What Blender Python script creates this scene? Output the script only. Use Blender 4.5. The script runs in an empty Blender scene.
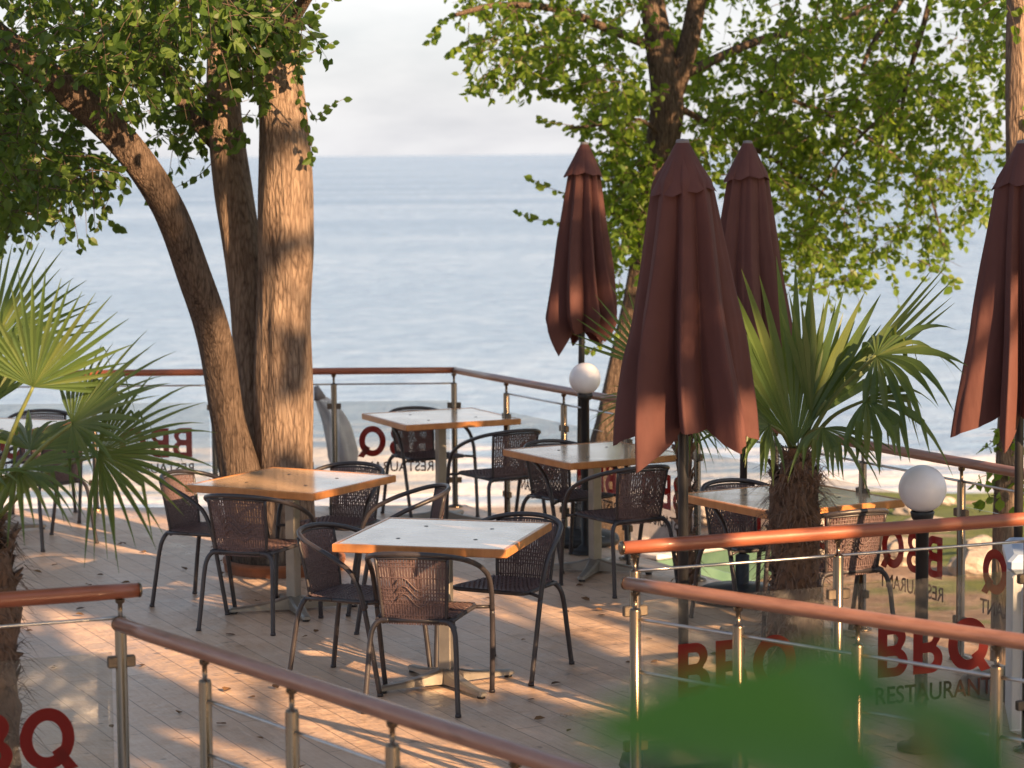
import bpy, math, random
from mathutils import Vector, Matrix, noise as mnoise

R = math.radians
V = Vector
scene = bpy.context.scene
COL = scene.collection
rng = random.Random(7)

# ------------------------------------------------------------------ camera model
F_PX = 85.0 / 36.0 * 1024.0
CAM_H = 2.55
PITCH = math.atan(229.6 / F_PX)
ROLL = 0.0085
_F = V((0, math.cos(PITCH), -math.sin(PITCH)))
_U0 = V((0, math.sin(PITCH), math.cos(PITCH)))
_R0 = V((1, 0, 0))
_R = _R0 * math.cos(ROLL) - _U0 * math.sin(ROLL)
_U = _R0 * math.sin(ROLL) + _U0 * math.cos(ROLL)
CAM = V((0, 0, CAM_H))


def ray(px, py):
    return _F * F_PX + _R * (px - 512) + _U * (384 - py)


def P(px, py, z=0.0):
    """where the line of sight of a photo point meets the level z"""
    d = ray(px, py)
    return CAM + d * ((z - CAM_H) / d.z)


def W(px, py, y):
    """point at y metres in front of the camera"""
    d = ray(px, py)
    return CAM + d * (y / d.y)


# ------------------------------------------------------------------ materials
def nt(m):
    m.use_nodes = True
    t = m.node_tree
    t.nodes.clear()
    out = t.nodes.new('ShaderNodeOutputMaterial')
    return t, out


def N(t, typ, **kw):
    n = t.nodes.new(typ)
    for k, v in kw.items():
        if k.startswith('i_'):
            key = k[2:].replace('_', ' ')
            n.inputs[key].default_value = v
        else:
            setattr(n, k, v)
    return n


def L(t, a, b):
    t.links.new(a, b)


def ramp(t, fac, stops):
    r = t.nodes.new('ShaderNodeValToRGB')
    while len(r.color_ramp.elements) > 1:
        r.color_ramp.elements.remove(r.color_ramp.elements[-1])
    r.color_ramp.elements[0].position = stops[0][0]
    r.color_ramp.elements[0].color = (*stops[0][1], 1)
    for p, c in stops[1:]:
        e = r.color_ramp.elements.new(p)
        e.color = (*c, 1)
    L(t, fac, r.inputs['Fac'])
    return r.outputs['Color']


def coords(t, scale=(1, 1, 1), kind='Object', rot=(0, 0, 0)):
    tc = t.nodes.new('ShaderNodeTexCoord')
    mp = t.nodes.new('ShaderNodeMapping')
    mp.inputs['Scale'].default_value = scale
    mp.inputs['Rotation'].default_value = rot
    L(t, tc.outputs[kind], mp.inputs['Vector'])
    return mp.outputs['Vector']


def simple(name, stops, rough=0.5, metal=0.0, scale=6, stretch=(1, 1, 1), bump=0.0, bscale=40,
           coat=0.0, sheen=0.0, rough2=None, spec=0.5, detail=6):
    m = bpy.data.materials.new(name)
    t, out = nt(m)
    b = N(t, 'ShaderNodeBsdfPrincipled')
    c = coords(t, stretch)
    n = N(t, 'ShaderNodeTexNoise', i_Scale=scale, i_Detail=detail, i_Roughness=0.6)
    L(t, c, n.inputs['Vector'])
    k = len(stops)
    pts = [(0.3 + 0.4 * i / max(1, k - 1), s) for i, s in enumerate(stops)]
    L(t, ramp(t, n.outputs['Fac'], pts), b.inputs['Base Color'])
    b.inputs['Metallic'].default_value = metal
    b.inputs['Roughness'].default_value = rough
    b.inputs['Specular IOR Level'].default_value = spec
    if rough2 is not None:
        mr = N(t, 'ShaderNodeMapRange')
        mr.inputs[1].default_value = 0.3
        mr.inputs[2].default_value = 0.7
        mr.inputs[3].default_value = rough
        mr.inputs[4].default_value = rough2
        L(t, n.outputs['Fac'], mr.inputs[0])
        L(t, mr.outputs[0], b.inputs['Roughness'])
    if coat:
        b.inputs['Coat Weight'].default_value = coat
        b.inputs['Coat Roughness'].default_value = 0.15
    if sheen:
        b.inputs['Sheen Weight'].default_value = sheen
    if bump:
        n2 = N(t, 'ShaderNodeTexNoise', i_Scale=bscale, i_Detail=5)
        L(t, c, n2.inputs['Vector'])
        bp = N(t, 'ShaderNodeBump', i_Strength=bump, i_Distance=0.01)
        L(t, n2.outputs['Fac'], bp.inputs['Height'])
        L(t, bp.outputs[0], b.inputs['Normal'])
    L(t, b.outputs[0], out.inputs['Surface'])
    return m


def leaf_material(name, stops, trans=0.45, tcol=(0.30, 0.42, 0.05), rough=0.45):
    m = bpy.data.materials.new(name)
    t, out = nt(m)
    g = N(t, 'ShaderNodeNewGeometry')
    k = len(stops)
    col = ramp(t, g.outputs['Random Per Island'], [(i / max(1, k - 1), s) for i, s in enumerate(stops)])
    b = N(t, 'ShaderNodeBsdfPrincipled')
    b.inputs['Roughness'].default_value = rough
    b.inputs['Specular IOR Level'].default_value = 0.35
    L(t, col, b.inputs['Base Color'])
    tr = N(t, 'ShaderNodeBsdfTranslucent')
    mixc = N(t, 'ShaderNodeMix', data_type='RGBA')
    mixc.inputs[0].default_value = 0.6
    L(t, col, mixc.inputs[6])
    mixc.inputs[7].default_value = (*tcol, 1)
    L(t, mixc.outputs[2], tr.inputs['Color'])
    mx = N(t, 'ShaderNodeMixShader')
    mx.inputs[0].default_value = trans
    L(t, b.outputs[0], mx.inputs[1])
    L(t, tr.outputs[0], mx.inputs[2])
    L(t, mx.outputs[0], out.inputs['Surface'])
    return m


def bark_material(name, stops, fine=1.0):
    m = bpy.data.materials.new(name)
    t, out = nt(m)
    b = N(t, 'ShaderNodeBsdfPrincipled')
    b.inputs['Roughness'].default_value = 0.85
    b.inputs['Specular IOR Level'].default_value = 0.2
    c = coords(t, (1, 1, 0.12))
    n1 = N(t, 'ShaderNodeTexNoise', i_Scale=30 * fine, i_Detail=8, i_Roughness=0.65, i_Distortion=0.6)
    L(t, c, n1.inputs['Vector'])
    c2 = coords(t, (1, 1, 0.22))
    v = N(t, 'ShaderNodeTexVoronoi', i_Scale=44 * fine, feature='DISTANCE_TO_EDGE')
    L(t, c2, v.inputs['Vector'])
    mul = N(t, 'ShaderNodeMath', operation='MULTIPLY_ADD')
    vs = N(t, 'ShaderNodeMath', operation='MINIMUM')
    vs.inputs[1].default_value = 0.3
    L(t, v.outputs['Distance'], vs.inputs[0])
    L(t, vs.outputs[0], mul.inputs[0])
    mul.inputs[1].default_value = 0.75
    L(t, n1.outputs['Fac'], mul.inputs[2])
    k = len(stops)
    L(t, ramp(t, mul.outputs[0], [(0.36 + 0.36 * i / max(1, k - 1), s) for i, s in enumerate(stops)]), b.inputs['Base Color'])
    bp = N(t, 'ShaderNodeBump', i_Strength=0.9, i_Distance=0.03)
    L(t, mul.outputs[0], bp.inputs['Height'])
    L(t, bp.outputs[0], b.inputs['Normal'])
    L(t, b.outputs[0], out.inputs['Surface'])
    return m


M = {}
M['steel'] = simple('brushed_steel', [(0.155, 0.115, 0.080), (0.235, 0.18, 0.13)], rough=0.18, metal=1.0, scale=30, stretch=(1, 1, .05), rough2=0.36)
M['clamp'] = simple('dull_clamp_metal', [(0.10, 0.08, 0.065), (0.16, 0.13, 0.10)], rough=0.5, metal=.8, scale=20)
M['wire'] = simple('steel_wire', [(0.45, 0.44, 0.43), (0.6, 0.58, 0.56)], rough=0.3, metal=1.0, scale=20)
M['alu'] = simple('grey_aluminium', [(0.30, 0.28, 0.25), (0.38, 0.35, 0.31)], rough=0.38, metal=0.75, scale=14, rough2=0.5)
M['rail_wood'] = simple('varnished_red_wood', [(0.20, 0.055, 0.026), (0.30, 0.09, 0.042), (0.24, 0.068, 0.032)], rough=0.32, scale=9, stretch=(.5, .5, 4), coat=0.3, rough2=0.5, bump=.05, bscale=60)
M['rail_worn'] = simple('worn_brown_wood', [(0.19, 0.085, 0.052), (0.31, 0.15, 0.097), (0.24, 0.108, 0.068)], rough=0.28, scale=9, stretch=(.5, .5, 4), coat=0.3, rough2=0.42, bump=.05, bscale=60)
M['tube'] = simple('charcoal_tube', [(0.030, 0.026, 0.030), (0.048, 0.042, 0.046)], rough=0.32, scale=12, rough2=0.48)
M['wicker'] = simple('dark_wicker', [(0.065, 0.040, 0.042), (0.13, 0.085, 0.085), (0.09, 0.060, 0.061)], rough=0.45, scale=60, rough2=0.6, bump=.25, bscale=160)
M['black'] = simple('black_paint', [(0.012, 0.012, 0.014), (0.024, 0.024, 0.026)], rough=0.4, scale=10, rough2=.55)
M['terracotta'] = simple('terracotta', [(0.36, 0.12, 0.05), (0.50, 0.19, 0.085)], rough=0.8, scale=8, bump=.2)
M['shaded_terracotta'] = simple('shaded_terracotta', [(0.15, 0.06, 0.03), (0.30, 0.115, 0.055)], rough=0.85, scale=9, bump=.3)  # darker terracotta, shade on the tree ring put into its colour
M['soil'] = simple('dark_soil', [(0.02, 0.015, 0.01), (0.05, 0.035, 0.022)], rough=0.95, scale=25, bump=.8)
M['white'] = simple('white_painted', [(0.62, 0.63, 0.66), (0.74, 0.74, 0.75)], rough=0.5, scale=4, bump=.05)
M['blue_top'] = simple('pale_blue_cover', [(0.34, 0.45, 0.62), (0.48, 0.58, 0.72)], rough=0.3, scale=5)
M['turquoise'] = simple('faded_turquoise_paint', [(0.045, 0.11, 0.08), (0.075, 0.15, 0.11)], rough=0.6, scale=5, bump=.1)
M['canvas_grey'] = simple('grey_canvas', [(0.40, 0.41, 0.44), (0.55, 0.55, 0.58)], rough=0.8, scale=10, bump=.2)
M['canvas_dark'] = simple('dark_grey_canvas', [(0.13, 0.12, 0.13), (0.2, 0.19, 0.2)], rough=0.8, scale=10)
M['red_film'] = simple('red_film', [(0.32, 0.028, 0.022), (0.38, 0.042, 0.034)], rough=0.5, scale=5)
M['dark_film'] = simple('dark_film', [(0.10, 0.03, 0.03), (0.15, 0.045, 0.045)], rough=0.5, scale=5)
M['rock'] = simple('pale_rock', [(0.22, 0.19, 0.17), (0.42, 0.37, 0.34), (0.3, 0.26, 0.23)], rough=0.85, scale=5, bump=.7, bscale=9)
M['stem'] = simple('green_stem', [(0.10, 0.14, 0.04), (0.18, 0.20, 0.06)], rough=0.55, scale=10)
M['fibre'] = simple('palm_fibre', [(0.045, 0.026, 0.018), (0.19, 0.115, 0.078), (0.10, 0.058, 0.04)], rough=0.9, scale=40, stretch=(1, 1, .3), bump=.8, bscale=60)
M['twig'] = simple('twig_bark', [(0.05, 0.035, 0.025), (0.10, 0.07, 0.05)], rough=0.9, scale=20)
M['bark'] = bark_material('furrowed_bark', [(0.075, 0.052, 0.040), (0.17, 0.12, 0.090), (0.25, 0.185, 0.14)])
M['bark_dark'] = bark_material('dark_bark', [(0.03, 0.021, 0.017), (0.085, 0.060, 0.046), (0.13, 0.095, 0.074)], fine=1.3)
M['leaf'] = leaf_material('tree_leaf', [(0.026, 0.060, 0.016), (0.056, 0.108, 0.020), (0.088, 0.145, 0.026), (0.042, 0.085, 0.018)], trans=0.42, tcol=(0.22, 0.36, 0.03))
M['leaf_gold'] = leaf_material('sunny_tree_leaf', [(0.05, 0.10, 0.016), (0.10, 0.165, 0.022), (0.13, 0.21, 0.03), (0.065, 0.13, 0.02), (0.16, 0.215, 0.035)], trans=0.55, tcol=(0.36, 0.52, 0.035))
M['palm_leaf'] = leaf_material('palm_leaf', [(0.050, 0.095, 0.030), (0.10, 0.15, 0.042), (0.065, 0.115, 0.040), (0.14, 0.175, 0.055)], trans=0.4, tcol=(0.34, 0.42, 0.07), rough=0.38)
M['big_leaf'] = leaf_material('broad_leaf', [(0.045, 0.15, 0.036), (0.06, 0.18, 0.042)], trans=0.42, tcol=(0.10, 0.34, 0.05), rough=0.5)
M['dry_leaf'] = leaf_material('dry_leaf', [(0.10, 0.05, 0.025), (0.17, 0.09, 0.04), (0.07, 0.04, 0.025)], trans=0.1, tcol=(0.2, 0.1, 0.03), rough=0.8)


def cloth_material():
    m = bpy.data.materials.new('maroon_canvas')
    t, out = nt(m)
    b = N(t, 'ShaderNodeBsdfPrincipled')
    b.inputs['Roughness'].default_value = 0.8
    c = coords(t)
    n = N(t, 'ShaderNodeTexNoise', i_Scale=5, i_Detail=6)
    L(t, c, n.inputs['Vector'])
    L(t, ramp(t, n.outputs['Fac'], [(0.3, (0.085, 0.030, 0.026)), (0.7, (0.115, 0.042, 0.036))]), b.inputs['Base Color'])
    n2 = N(t, 'ShaderNodeTexNoise', i_Scale=260, i_Detail=2)
    L(t, c, n2.inputs['Vector'])
    n3 = N(t, 'ShaderNodeTexNoise', i_Scale=7, i_Detail=3)
    c3 = coords(t, (1, 1, .35))
    L(t, c3, n3.inputs['Vector'])
    bp = N(t, 'ShaderNodeBump', i_Strength=0.15, i_Distance=0.004)
    L(t, n2.outputs['Fac'], bp.inputs['Height'])
    bp2 = N(t, 'ShaderNodeBump', i_Strength=0.5, i_Distance=0.03)
    L(t, n3.outputs['Fac'], bp2.inputs['Height'])
    L(t, bp.outputs[0], bp2.inputs['Normal'])
    L(t, bp2.outputs[0], b.inputs['Normal'])
    tr = N(t, 'ShaderNodeBsdfTranslucent')
    tr.inputs['Color'].default_value = (0.2, 0.055, 0.04, 1)
    mx = N(t, 'ShaderNodeMixShader')
    mx.inputs[0].default_value = 0.12
    L(t, b.outputs[0], mx.inputs[1])
    L(t, tr.outputs[0], mx.inputs[2])
    L(t, mx.outputs[0], out.inputs['Surface'])
    return m


def film_material(name, col, tcol):
    m = simple(name, [tuple(c * .85 for c in col), col], rough=0.55, scale=5)
    t = m.node_tree
    b = [n_ for n_ in t.nodes if n_.type == 'BSDF_PRINCIPLED'][0]
    out = [n_ for n_ in t.nodes if n_.type == 'OUTPUT_MATERIAL'][0]
    tr = N(t, 'ShaderNodeBsdfTranslucent')
    tr.inputs['Color'].default_value = (*tcol, 1)
    mx = N(t, 'ShaderNodeMixShader')
    mx.inputs[0].default_value = 0.6
    L(t, b.outputs[0], mx.inputs[1])
    L(t, tr.outputs[0], mx.inputs[2])
    L(t, mx.outputs[0], out.inputs['Surface'])
    return m


def glass_material():
    m = bpy.data.materials.new('clear_glass')
    t, out = nt(m)
    tr = N(t, 'ShaderNodeBsdfTransparent')
    tr.inputs['Color'].default_value = (0.90, 0.90, 0.885, 1)
    gl = N(t, 'ShaderNodeBsdfGlossy')
    gl.inputs['Roughness'].default_value = 0.03
    df = N(t, 'ShaderNodeBsdfDiffuse')
    df.inputs['Color'].default_value = (0.55, 0.50, 0.46, 1)
    lw = N(t, 'ShaderNodeLayerWeight', i_Blend=0.5)
    pw = N(t, 'ShaderNodeMath', operation='POWER')
    L(t, lw.outputs['Facing'], pw.inputs[0])
    pw.inputs[1].default_value = 5.0
    fr = N(t, 'ShaderNodeMath', operation='MULTIPLY_ADD')
    L(t, pw.outputs[0], fr.inputs[0])
    fr.inputs[1].default_value = 0.8
    fr.inputs[2].default_value = 0.035
    mx = N(t, 'ShaderNodeMixShader')
    L(t, fr.outputs[0], mx.inputs[0])
    mx2 = N(t, 'ShaderNodeMixShader')
    n = N(t, 'ShaderNodeTexNoise', i_Scale=3, i_Detail=5)
    L(t, coords(t), n.inputs['Vector'])
    mr = N(t, 'ShaderNodeMapRange')
    mr.inputs[1].default_value = 0.3
    mr.inputs[2].default_value = 0.75
    mr.inputs[3].default_value = 0.008
    mr.inputs[4].default_value = 0.032
    L(t, n.outputs['Fac'], mr.inputs[0])
    L(t, mr.outputs[0], mx2.inputs[0])
    L(t, tr.outputs[0], mx2.inputs[1])
    L(t, df.outputs[0], mx2.inputs[2])
    L(t, mx2.outputs[0], mx.inputs[1])
    L(t, gl.outputs[0], mx.inputs[2])
    L(t, mx.outputs[0], out.inputs['Surface'])
    return m


def table_material():
    m = bpy.data.materials.new('varnished_tabletop')
    t, out = nt(m)
    b = N(t, 'ShaderNodeBsdfPrincipled')
    c = coords(t, (1.2, 14, 14))
    n = N(t, 'ShaderNodeTexNoise', i_Scale=3, i_Detail=8, i_Roughness=0.65, i_Distortion=0.8)
    L(t, c, n.inputs['Vector'])
    L(t, ramp(t, n.outputs['Fac'], [(0.3, (0.48, 0.31, 0.18)), (0.5, (0.62, 0.43, 0.27)), (0.72, (0.54, 0.36, 0.215))]), b.inputs['Base Color'])
    n2 = N(t, 'ShaderNodeTexNoise', i_Scale=5, i_Detail=7)
    L(t, coords(t), n2.inputs['Vector'])
    mr = N(t, 'ShaderNodeMapRange')
    mr.inputs[1].default_value = 0.3
    mr.inputs[2].default_value = 0.7
    mr.inputs[3].default_value = 0.13
    mr.inputs[4].default_value = 0.30
    L(t, n2.outputs['Fac'], mr.inputs[0])
    L(t, mr.outputs[0], b.inputs['Roughness'])
    b.inputs['Coat Weight'].default_value = 0.7
    b.inputs['Coat Roughness'].default_value = 0.14
    b.inputs['Coat IOR'].default_value = 1.5
    L(t, b.outputs[0], out.inputs['Surface'])
    return m


def globe_material():
    m = bpy.data.materials.new('opal_globe')
    t, out = nt(m)
    b = N(t, 'ShaderNodeBsdfPrincipled')
    n = N(t, 'ShaderNodeTexNoise', i_Scale=5, i_Detail=5)
    L(t, coords(t), n.inputs['Vector'])
    L(t, ramp(t, n.outputs['Fac'], [(0.3, (0.66, 0.64, 0.68)), (0.7, (0.78, 0.77, 0.79))]), b.inputs['Base Color'])
    b.inputs['Roughness'].default_value = 0.22
    b.inputs['Subsurface Weight'].default_value = 0.3
    b.inputs['Subsurface Radius'].default_value = (.05, .05, .05)
    L(t, b.outputs[0], out.inputs['Surface'])
    return m


def deck_material():
    m = bpy.data.materials.new('worn_plank_deck')
    t, out = nt(m)
    b = N(t, 'ShaderNodeBsdfPrincipled')
    c = coords(t, (1, 1, 1), rot=(0, 0, R(64)))
    br = N(t, 'ShaderNodeTexBrick', offset=0.37, offset_frequency=2, squash=1.0)
    br.inputs['Scale'].default_value = 1.0
    br.inputs['Brick Width'].default_value = 1.9
    br.inputs['Row Height'].default_value = 0.15
    br.inputs['Mortar Size'].default_value = 0.0025
    br.inputs['Mortar Smooth'].default_value = 0.3
    br.inputs['Color1'].default_value = (0, 0, 0, 1)
    br.inputs['Color2'].default_value = (1, 1, 1, 1)
    br.inputs['Mortar'].default_value = (0.5, 0.5, 0.5, 1)
    # slightly warp the rows so that no joint is ruler straight
    nw = N(t, 'ShaderNodeTexNoise', i_Scale=1.6, i_Detail=2)
    L(t, c, nw.inputs['Vector'])
    vm = N(t, 'ShaderNodeVectorMath', operation='MULTIPLY_ADD')
    L(t, nw.outputs['Color'], vm.inputs[0])
    vm.inputs[1].default_value = (0.02, 0.02, 0)
    L(t, c, vm.inputs[2])
    L(t, vm.outputs[0], br.inputs['Vector'])
    mp = N(t, 'ShaderNodeMapping')
    mp.inputs['Scale'].default_value = (1.2, 16, 1)
    L(t, c, mp.inputs['Vector'])
    grain = N(t, 'ShaderNodeTexNoise', i_Scale=4, i_Detail=8, i_Roughness=0.65)
    L(t, mp.outputs[0], grain.inputs['Vector'])
    stain = N(t, 'ShaderNodeTexNoise', i_Scale=2.1, i_Detail=9, i_Roughness=0.68)
    L(t, c, stain.inputs['Vector'])
    a1 = N(t, 'ShaderNodeMath', operation='MULTIPLY_ADD')
    L(t, grain.outputs['Fac'], a1.inputs[0])
    a1.inputs[1].default_value = 0.55
    s1 = N(t, 'ShaderNodeMath', operation='MULTIPLY_ADD')
    L(t, stain.outputs['Fac'], s1.inputs[0])
    s1.inputs[1].default_value = 0.95
    bk = N(t, 'ShaderNodeMath', operation='MULTIPLY')
    L(t, br.outputs['Color'], bk.inputs[0])
    bk.inputs[1].default_value = 0.16
    L(t, bk.outputs[0], s1.inputs[2])
    L(t, s1.outputs[0], a1.inputs[2])
    col = ramp(t, a1.outputs[0], [(0.50, (0.15, 0.10, 0.072)), (0.60, (0.36, 0.245, 0.17)), (0.80, (0.53, 0.37, 0.26)), (1.05, (0.62, 0.46, 0.345))])
    mixm = N(t, 'ShaderNodeMix', data_type='RGBA')
    L(t, br.outputs['Fac'], mixm.inputs[0])
    L(t, col, mixm.inputs[6])
    mixm.inputs[7].default_value = (0.16, 0.105, 0.075, 1)
    # small dark drops and chips
    sp = N(t, 'ShaderNodeTexNoise', i_Scale=9, i_Detail=3)
    L(t, c, sp.inputs['Vector'])
    spr = ramp(t, sp.outputs['Fac'], [(0.66, (0, 0, 0)), (0.72, (1, 1, 1))])
    mix2 = N(t, 'ShaderNodeMix', data_type='RGBA')
    sf = N(t, 'ShaderNodeMath', operation='MULTIPLY')
    L(t, spr, sf.inputs[0])
    sf.inputs[1].default_value = 0.6
    L(t, sf.outputs[0], mix2.inputs[0])
    L(t, mixm.outputs[2], mix2.inputs[6])
    mix2.inputs[7].default_value = (0.10, 0.062, 0.045, 1)
    L(t, mix2.outputs[2], b.inputs['Base Color'])
    mr = N(t, 'ShaderNodeMapRange')
    mr.inputs[1].default_value = 0.3
    mr.inputs[2].default_value = 0.7
    mr.inputs[3].default_value = 0.24
    mr.inputs[4].default_value = 0.55
    L(t, stain.outputs['Fac'], mr.inputs[0])
    L(t, mr.outputs[0], b.inputs['Roughness'])
    h = N(t, 'ShaderNodeMath', operation='MULTIPLY_ADD')
    L(t, br.outputs['Fac'], h.inputs[0])
    h.inputs[1].default_value = -0.3
    L(t, a1.outputs[0], h.inputs[2])
    bp = N(t, 'ShaderNodeBump', i_Strength=0.55, i_Distance=0.012)
    L(t, h.outputs[0], bp.inputs['Height'])
    lump = N(t, 'ShaderNodeTexNoise', i_Scale=6, i_Detail=4, i_Roughness=0.55)
    L(t, c, lump.inputs['Vector'])
    bp3 = N(t, 'ShaderNodeBump', i_Strength=1.0, i_Distance=0.022)
    L(t, lump.outputs['Fac'], bp3.inputs['Height'])
    L(t, bp.outputs[0], bp3.inputs['Normal'])
    L(t, bp3.outputs[0], b.inputs['Normal'])
    L(t, b.outputs[0], out.inputs['Surface'])
    return m


def sea_material():
    m = bpy.data.materials.new('sea_water')
    t, out = nt(m)
    b = N(t, 'ShaderNodeBsdfPrincipled')
    c = coords(t, (1, 1, 1))
    sep = N(t, 'ShaderNodeSeparateXYZ')
    L(t, c, sep.inputs[0])
    w1 = N(t, 'ShaderNodeTexNoise', i_Scale=0.8, i_Detail=7, i_Roughness=0.6)
    mp = N(t, 'ShaderNodeMapping')
    mp.inputs['Scale'].default_value = (0.8, 1.2, 1)
    L(t, c, mp.inputs['Vector'])
    L(t, mp.outputs[0], w1.inputs['Vector'])
    w2 = N(t, 'ShaderNodeTexNoise', i_Scale=0.02, i_Detail=5, i_Roughness=0.6)
    mp2 = N(t, 'ShaderNodeMapping')
    mp2.inputs['Scale'].default_value = (0.3, 1.0, 1)
    L(t, c, mp2.inputs['Vector'])
    L(t, mp2.outputs[0], w2.inputs['Vector'])
    bp = N(t, 'ShaderNodeBump', i_Strength=0.7, i_Distance=0.7)
    L(t, w1.outputs['Fac'], bp.inputs['Height'])
    L(t, bp.outputs[0], b.inputs['Normal'])
    b.inputs['Roughness'].default_value = 0.22
    b.inputs['IOR'].default_value = 1.33
    mxw = N(t, 'ShaderNodeMath', operation='MULTIPLY_ADD')
    L(t, w1.outputs['Fac'], mxw.inputs[0])
    mxw.inputs[1].default_value = 1.6
    L(t, w2.outputs['Fac'], mxw.inputs[2])
    mrw = N(t, 'ShaderNodeMapRange')
    mrw.inputs[1].default_value = 0.95
    mrw.inputs[2].default_value = 1.65
    L(t, mxw.outputs[0], mrw.inputs[0])
    ripple_tones = ramp(t, mrw.outputs[0], [(0.0, (0.04, 0.11, 0.25)), (0.5, (0.135, 0.235, 0.40)), (1.0, (0.36, 0.47, 0.63))])  # light and dark of the ripples painted into the water colour
    # pale sandy shallows towards the shore, then foam
    mr = N(t, 'ShaderNodeMapRange')
    mr.inputs[1].default_value = 520
    mr.inputs[2].default_value = 58
    L(t, sep.outputs['Y'], mr.inputs[0])
    mr.inputs[4].default_value = 0.6
    mixs = N(t, 'ShaderNodeMix', data_type='RGBA')
    L(t, mr.outputs[0], mixs.inputs[0])
    L(t, ripple_tones, mixs.inputs[6])
    mixs.inputs[7].default_value = (0.22, 0.345, 0.53, 1)
    fm = N(t, 'ShaderNodeTexNoise', i_Scale=0.55, i_Detail=9, i_Roughness=0.7, i_Distortion=0.5)
    mp3 = N(t, 'ShaderNodeMapping')
    mp3.inputs['Scale'].default_value = (0.18, 1.0, 1)
    L(t, c, mp3.inputs['Vector'])
    L(t, mp3.outputs[0], fm.inputs['Vector'])
    mr2 = N(t, 'ShaderNodeMapRange')
    mr2.inputs[1].default_value = 88
    mr2.inputs[2].default_value = 60
    mr2.inputs[3].default_value = -0.30
    mr2.inputs[4].default_value = 0.10
    L(t, sep.outputs['Y'], mr2.inputs[0])
    ad = N(t, 'ShaderNodeMath', operation='ADD')
    L(t, fm.outputs['Fac'], ad.inputs[0])
    L(t, mr2.outputs[0], ad.inputs[1])
    foam = ramp(t, ad.outputs[0], [(0.52, (0, 0, 0)), (0.62, (1, 1, 1))])
    mixf = N(t, 'ShaderNodeMix', data_type='RGBA')
    L(t, foam, mixf.inputs[0])
    L(t, mixs.outputs[2], mixf.inputs[6])
    mixf.inputs[7].default_value = (0.60, 0.60, 0.62, 1)
    L(t, mixf.outputs[2], b.inputs['Base Color'])
    rm = N(t, 'ShaderNodeMapRange')
    rm.inputs[3].default_value = 0.22
    rm.inputs[4].default_value = 0.85
    L(t, foam, rm.inputs[0])
    L(t, rm.outputs[0], b.inputs['Roughness'])
    L(t, b.outputs[0], out.inputs['Surface'])
    return m


def terrain_material():
    m = bpy.data.materials.new('garden_ground')
    t, out = nt(m)
    b = N(t, 'ShaderNodeBsdfPrincipled')
    b.inputs['Roughness'].default_value = 0.95
    c = coords(t)
    sep = N(t, 'ShaderNodeSeparateXYZ')
    L(t, c, sep.inputs[0])
    n = N(t, 'ShaderNodeTexNoise', i_Scale=0.45, i_Detail=8, i_Roughness=0.65)
    L(t, c, n.inputs['Vector'])
    f = N(t, 'ShaderNodeTexNoise', i_Scale=6, i_Detail=6, i_Roughness=0.7)
    L(t, c, f.inputs['Vector'])
    grass = ramp(t, f.outputs['Fac'], [(0.3, (0.055, 0.085, 0.018)), (0.55, (0.13, 0.17, 0.03)), (0.75, (0.21, 0.22, 0.055))])
    earth = ramp(t, f.outputs['Fac'], [(0.3, (0.17, 0.105, 0.075)), (0.55, (0.33, 0.22, 0.165)), (0.72, (0.52, 0.43, 0.37))])
    sand = ramp(t, f.outputs['Fac'], [(0.3, (0.22, 0.18, 0.165)), (0.7, (0.36, 0.32, 0.30))])
    sl = N(t, 'ShaderNodeMapRange')
    sl.inputs[1].default_value = 2.0
    sl.inputs[2].default_value = 5.0
    sl.inputs[3].default_value = -0.16
    sl.inputs[4].default_value = 0.12
    L(t, sep.outputs['X'], sl.inputs[0])
    g0 = N(t, 'ShaderNodeMath', operation='ADD')
    L(t, n.outputs['Fac'], g0.inputs[0])
    L(t, sl.outputs[0], g0.inputs[1])
    gm = ramp(t, g0.outputs[0], [(0.46, (0, 0, 0)), (0.54, (1, 1, 1))])
    m1 = N(t, 'ShaderNodeMix', data_type='RGBA')
    L(t, gm, m1.inputs[0])
    L(t, earth, m1.inputs[6])
    L(t, grass, m1.inputs[7])
    s2 = N(t, 'ShaderNodeMapRange')
    s2.inputs[1].default_value = 38
    s2.inputs[2].default_value = 43
    L(t, sep.outputs['Y'], s2.inputs[0])
    m2 = N(t, 'ShaderNodeMix', data_type='RGBA')
    L(t, s2.outputs[0], m2.inputs[0])
    L(t, m1.outputs[2], m2.inputs[6])
    L(t, sand, m2.inputs[7])
    L(t, m2.outputs[2], b.inputs['Base Color'])
    bp = N(t, 'ShaderNodeBump', i_Strength=0.8, i_Distance=0.08)
    L(t, f.outputs['Fac'], bp.inputs['Height'])
    L(t, bp.outputs[0], b.inputs['Normal'])
    L(t, b.outputs[0], out.inputs['Surface'])
    return m


M['cloth'] = cloth_material()
M['red_film'] = film_material('red_film', (.22, .022, .018), (.66, .06, .045))
M['dark_film'] = film_material('dark_film', (.07, .022, .022), (.10, .03, .03))
M['glass'] = glass_material()
M['table'] = table_material()
M['table_edge'] = simple('orange_wood_edge', [(0.40, 0.155, 0.048), (0.52, 0.23, 0.08)], rough=0.35, scale=8, stretch=(4, 4, 1), coat=.3)
M['globe'] = globe_material()
M['deck'] = deck_material()
M['sea'] = sea_material()
M['terrain'] = terrain_material()


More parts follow.
